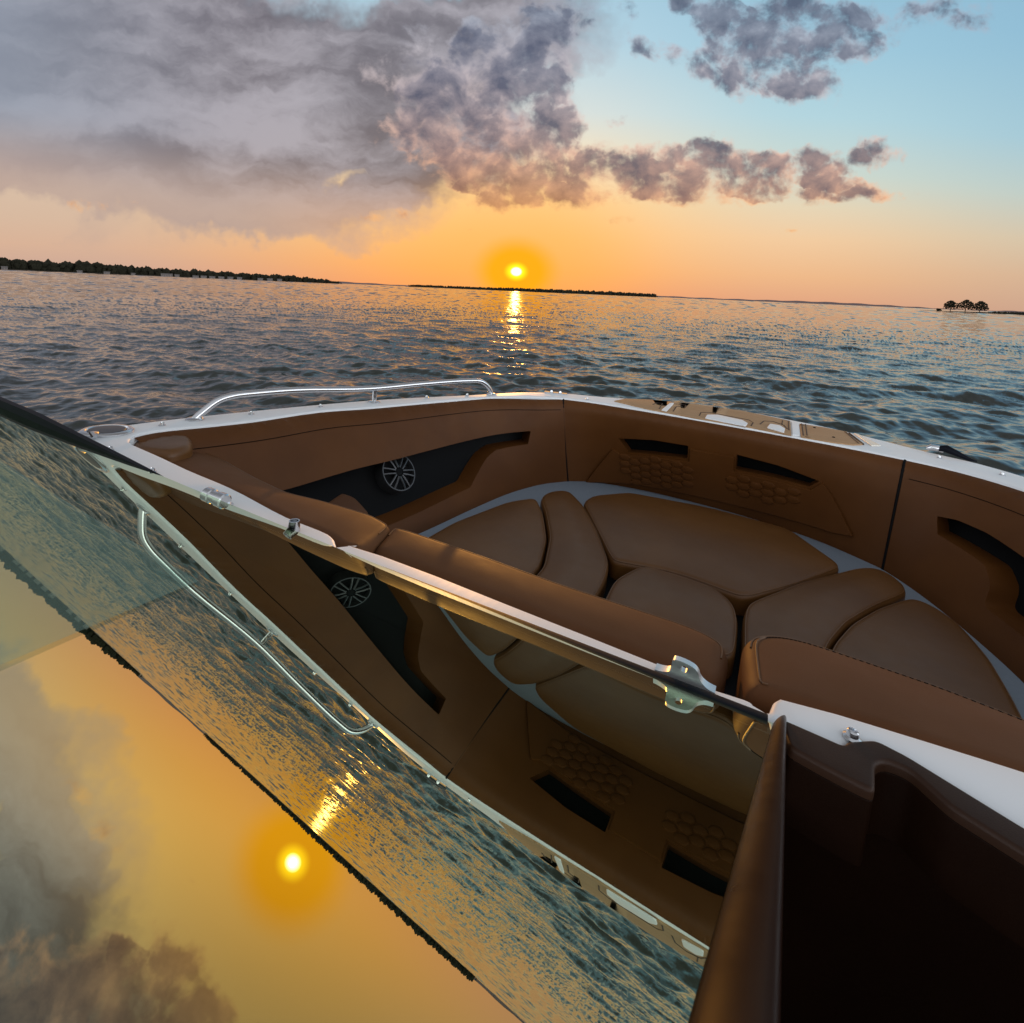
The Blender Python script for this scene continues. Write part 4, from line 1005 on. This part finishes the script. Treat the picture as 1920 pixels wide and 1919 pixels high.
def bracket():
    """cast steel bracket straddling the gasket, with a hole through its ear"""
    x0, x1 = at(1228, 1258)[0], at(1340, 1306)[0]; xm = (x0 + x1) / 2; w = (x1 - x0)
    y = .020
    prof = [(x0, .0), (x0, .003), (x0 + .1 * w, .0035), (x0 + .25 * w, .007), (xm - .24 * w, .012), (xm - .23 * w, .0185), (xm - .18 * w, .0205), (xm + .10 * w, .0195), (xm + .19 * w, .016), (xm + .25 * w, .009), (x0 + .86 * w, .0045), (x1, .003), (x1, 0)]
    hole = [(xm - .03 * w + .0036 * math.cos(a), .0140 + .0034 * math.sin(a)) for a in np.linspace(0, 2 * math.pi, 16, endpoint=False)]
    o = resample(catmull(prof[1:-1], 4, False) + [np.array(prof[-1]), np.array(prof[0])], .003); P, T, rims = region(o, [hole], .004)
    V = []; n = len(P); th = .0075
    for s in (-1, 1): V += [(p[0], y + .3 * (.5 * th) * 0 + s * th * (.5 if p[1] > .012 else .5 + (.012 - p[1]) * 60 * .5 / 1), p[1]) for p in P]
    F = [tuple(t) for t in T] + [tuple(n + i for i in t) for t in T]
    for r in rims: F += [(r[k], r[(k + 1) % len(r)], n + r[(k + 1) % len(r)], n + r[k]) for k in range(len(r))]
    part(MB().add(V, F), 'latch_bracket', M['cast'], windshield, smooth=50)
bracket()
def bow_cleat():
    p = at(1042, 738); ax = np.array([.9, .35, 0]); ax /= np.linalg.norm(ax); L = .055
    ob = part(MB().tube([p - ax * L + (0, 0, .009), p - ax * L * .5 + (0, 0, .012), p + (0, 0, .0125), p + ax * L * .5 + (0, 0, .012), p + ax * L + (0, 0, .009)], [.003, .0055, .006, .0055, .003], 12), 'bow_cleat', M['grey_metal'])
    for s in (-1, 1): part(MB().lathe([(.009, 0), (.007, .005), (.006, .012)], p + ax * L * .35 * s, n=14), 'cleat_foot', M['chrome'], ob)
    part(MB().box(p + (0, 0, .0015), (.10, .035, .003), [[ax[0], -ax[1], 0], [ax[1], ax[0], 0], [0, 0, 1]]), 'cleat_base', M['chrome'], ob)
bow_cleat()
def side_cleat():
    a, b = at(1738, 842, .012), at(1832, 866, .004); d = (b - a); L = np.linalg.norm(d); d /= L
    ob = part(MB().tube([a, a + d * .012 + (0, 0, .008), a + d * .03 + (0, 0, .010), a + d * .045 + (0, 0, .004)], [.007, .012, .011, .006], 12), 'side_cleat', M['chrome'])
    part(MB().tube([a + d * .028 + (0, 0, .008), a + d * .05 + (0, 0, .016), a + d * .075 + (0, 0, .010), b - d * .02, b], [.010, .013, .010, .006, .002], 10), 'cleat_cover', M['rubber'], ob)
side_cleat()
# foam decking on the bow with its grooves and inlays
fo = [(1152, 752), (1173, 748), (1222, 750), (1293, 757), (1393, 771), (1465, 786), (1482, 790), (1484, 816), (1400, 800), (1300, 783), (1215, 767)]
def foam():
    z = .005
    o = pxl(fo, z); ob = part(slab(MB(), resample(o, .03), z, .0052, .002), 'foam_pad', M['foam'], label='long tan foam deck pad')
    o2_ = pxl([(1499, 795), (1540, 801), (1588, 810), (1596, 819), (1618, 833), (1600, 834), (1560, 829), (1502, 819)], z)
    ob2 = part(slab(MB(), resample(o2_, .03), z, .0052, .002), 'foam_pad', M['foam'], label='short tan foam deck pad toward starboard')
    def groove(pts, par, r=.0030): part(MB().tube([at(x, y, z - .0012) for x, y in pts], r, 6), 'groove', M['groove'], par)
    for l in ([(1236, 768), (1242, 758), (1232, 757), (1224, 760)], [(1250, 770), (1258, 759), (1266, 759), (1286, 761), (1284, 766)], [(1262, 773), (1268, 764), (1280, 764)],
              [(1311, 781), (1314, 775), (1330, 775), (1372, 783), (1404, 789), (1412, 794), (1408, 800)], [(1425, 797), (1432, 791), (1450, 792), (1470, 799), (1476, 806)], [(1467, 790), (1466, 797)], [(1478, 791), (1479, 808)]): groove(l, ob)
    for l in ([(1503, 796), (1506, 818)], [(1510, 797), (1513, 818)], [(1584, 811), (1610, 833)], [(1592, 813), (1619, 834)]): groove(l, ob2)
    for l in ([(1322, 785), (1326, 779), (1345, 779), (1392, 789), (1402, 795), (1398, 800)], [(1438, 803), (1444, 796), (1462, 799), (1472, 805), (1470, 812)], [(1240, 770), (1256, 757), (1264, 757), (1250, 772)]):
        q = pxl(l, z + .0015); part(slab(MB(), rounded(q, .008, 4), z + .0035, .004, .001), 'deck_inlay', M['gelcoat'], ob)
    for x, y in ((1527, 803), (1563, 821)): part(MB().lathe([(.005, 0), (.005, .002), (.002, .003)], at(x, y, z), n=10), 'screw', M['black'], ob2)
foam()
ln = pxl([(1601, 813), (1610, 815), (1652, 836), (1634, 836)], .004)
part(slab(MB(), rounded(ln, .004, 3), .0045, .004, .001), 'nav_light_trim', M['cream'])
# centre seam strip of the bow deck
cs = pxl([(1484, 791), (1498, 794), (1500, 818), (1486, 816)], .003); part(slab(MB(), cs, .0042, .004, .001), 'bow_strip', M['gelcoat'])
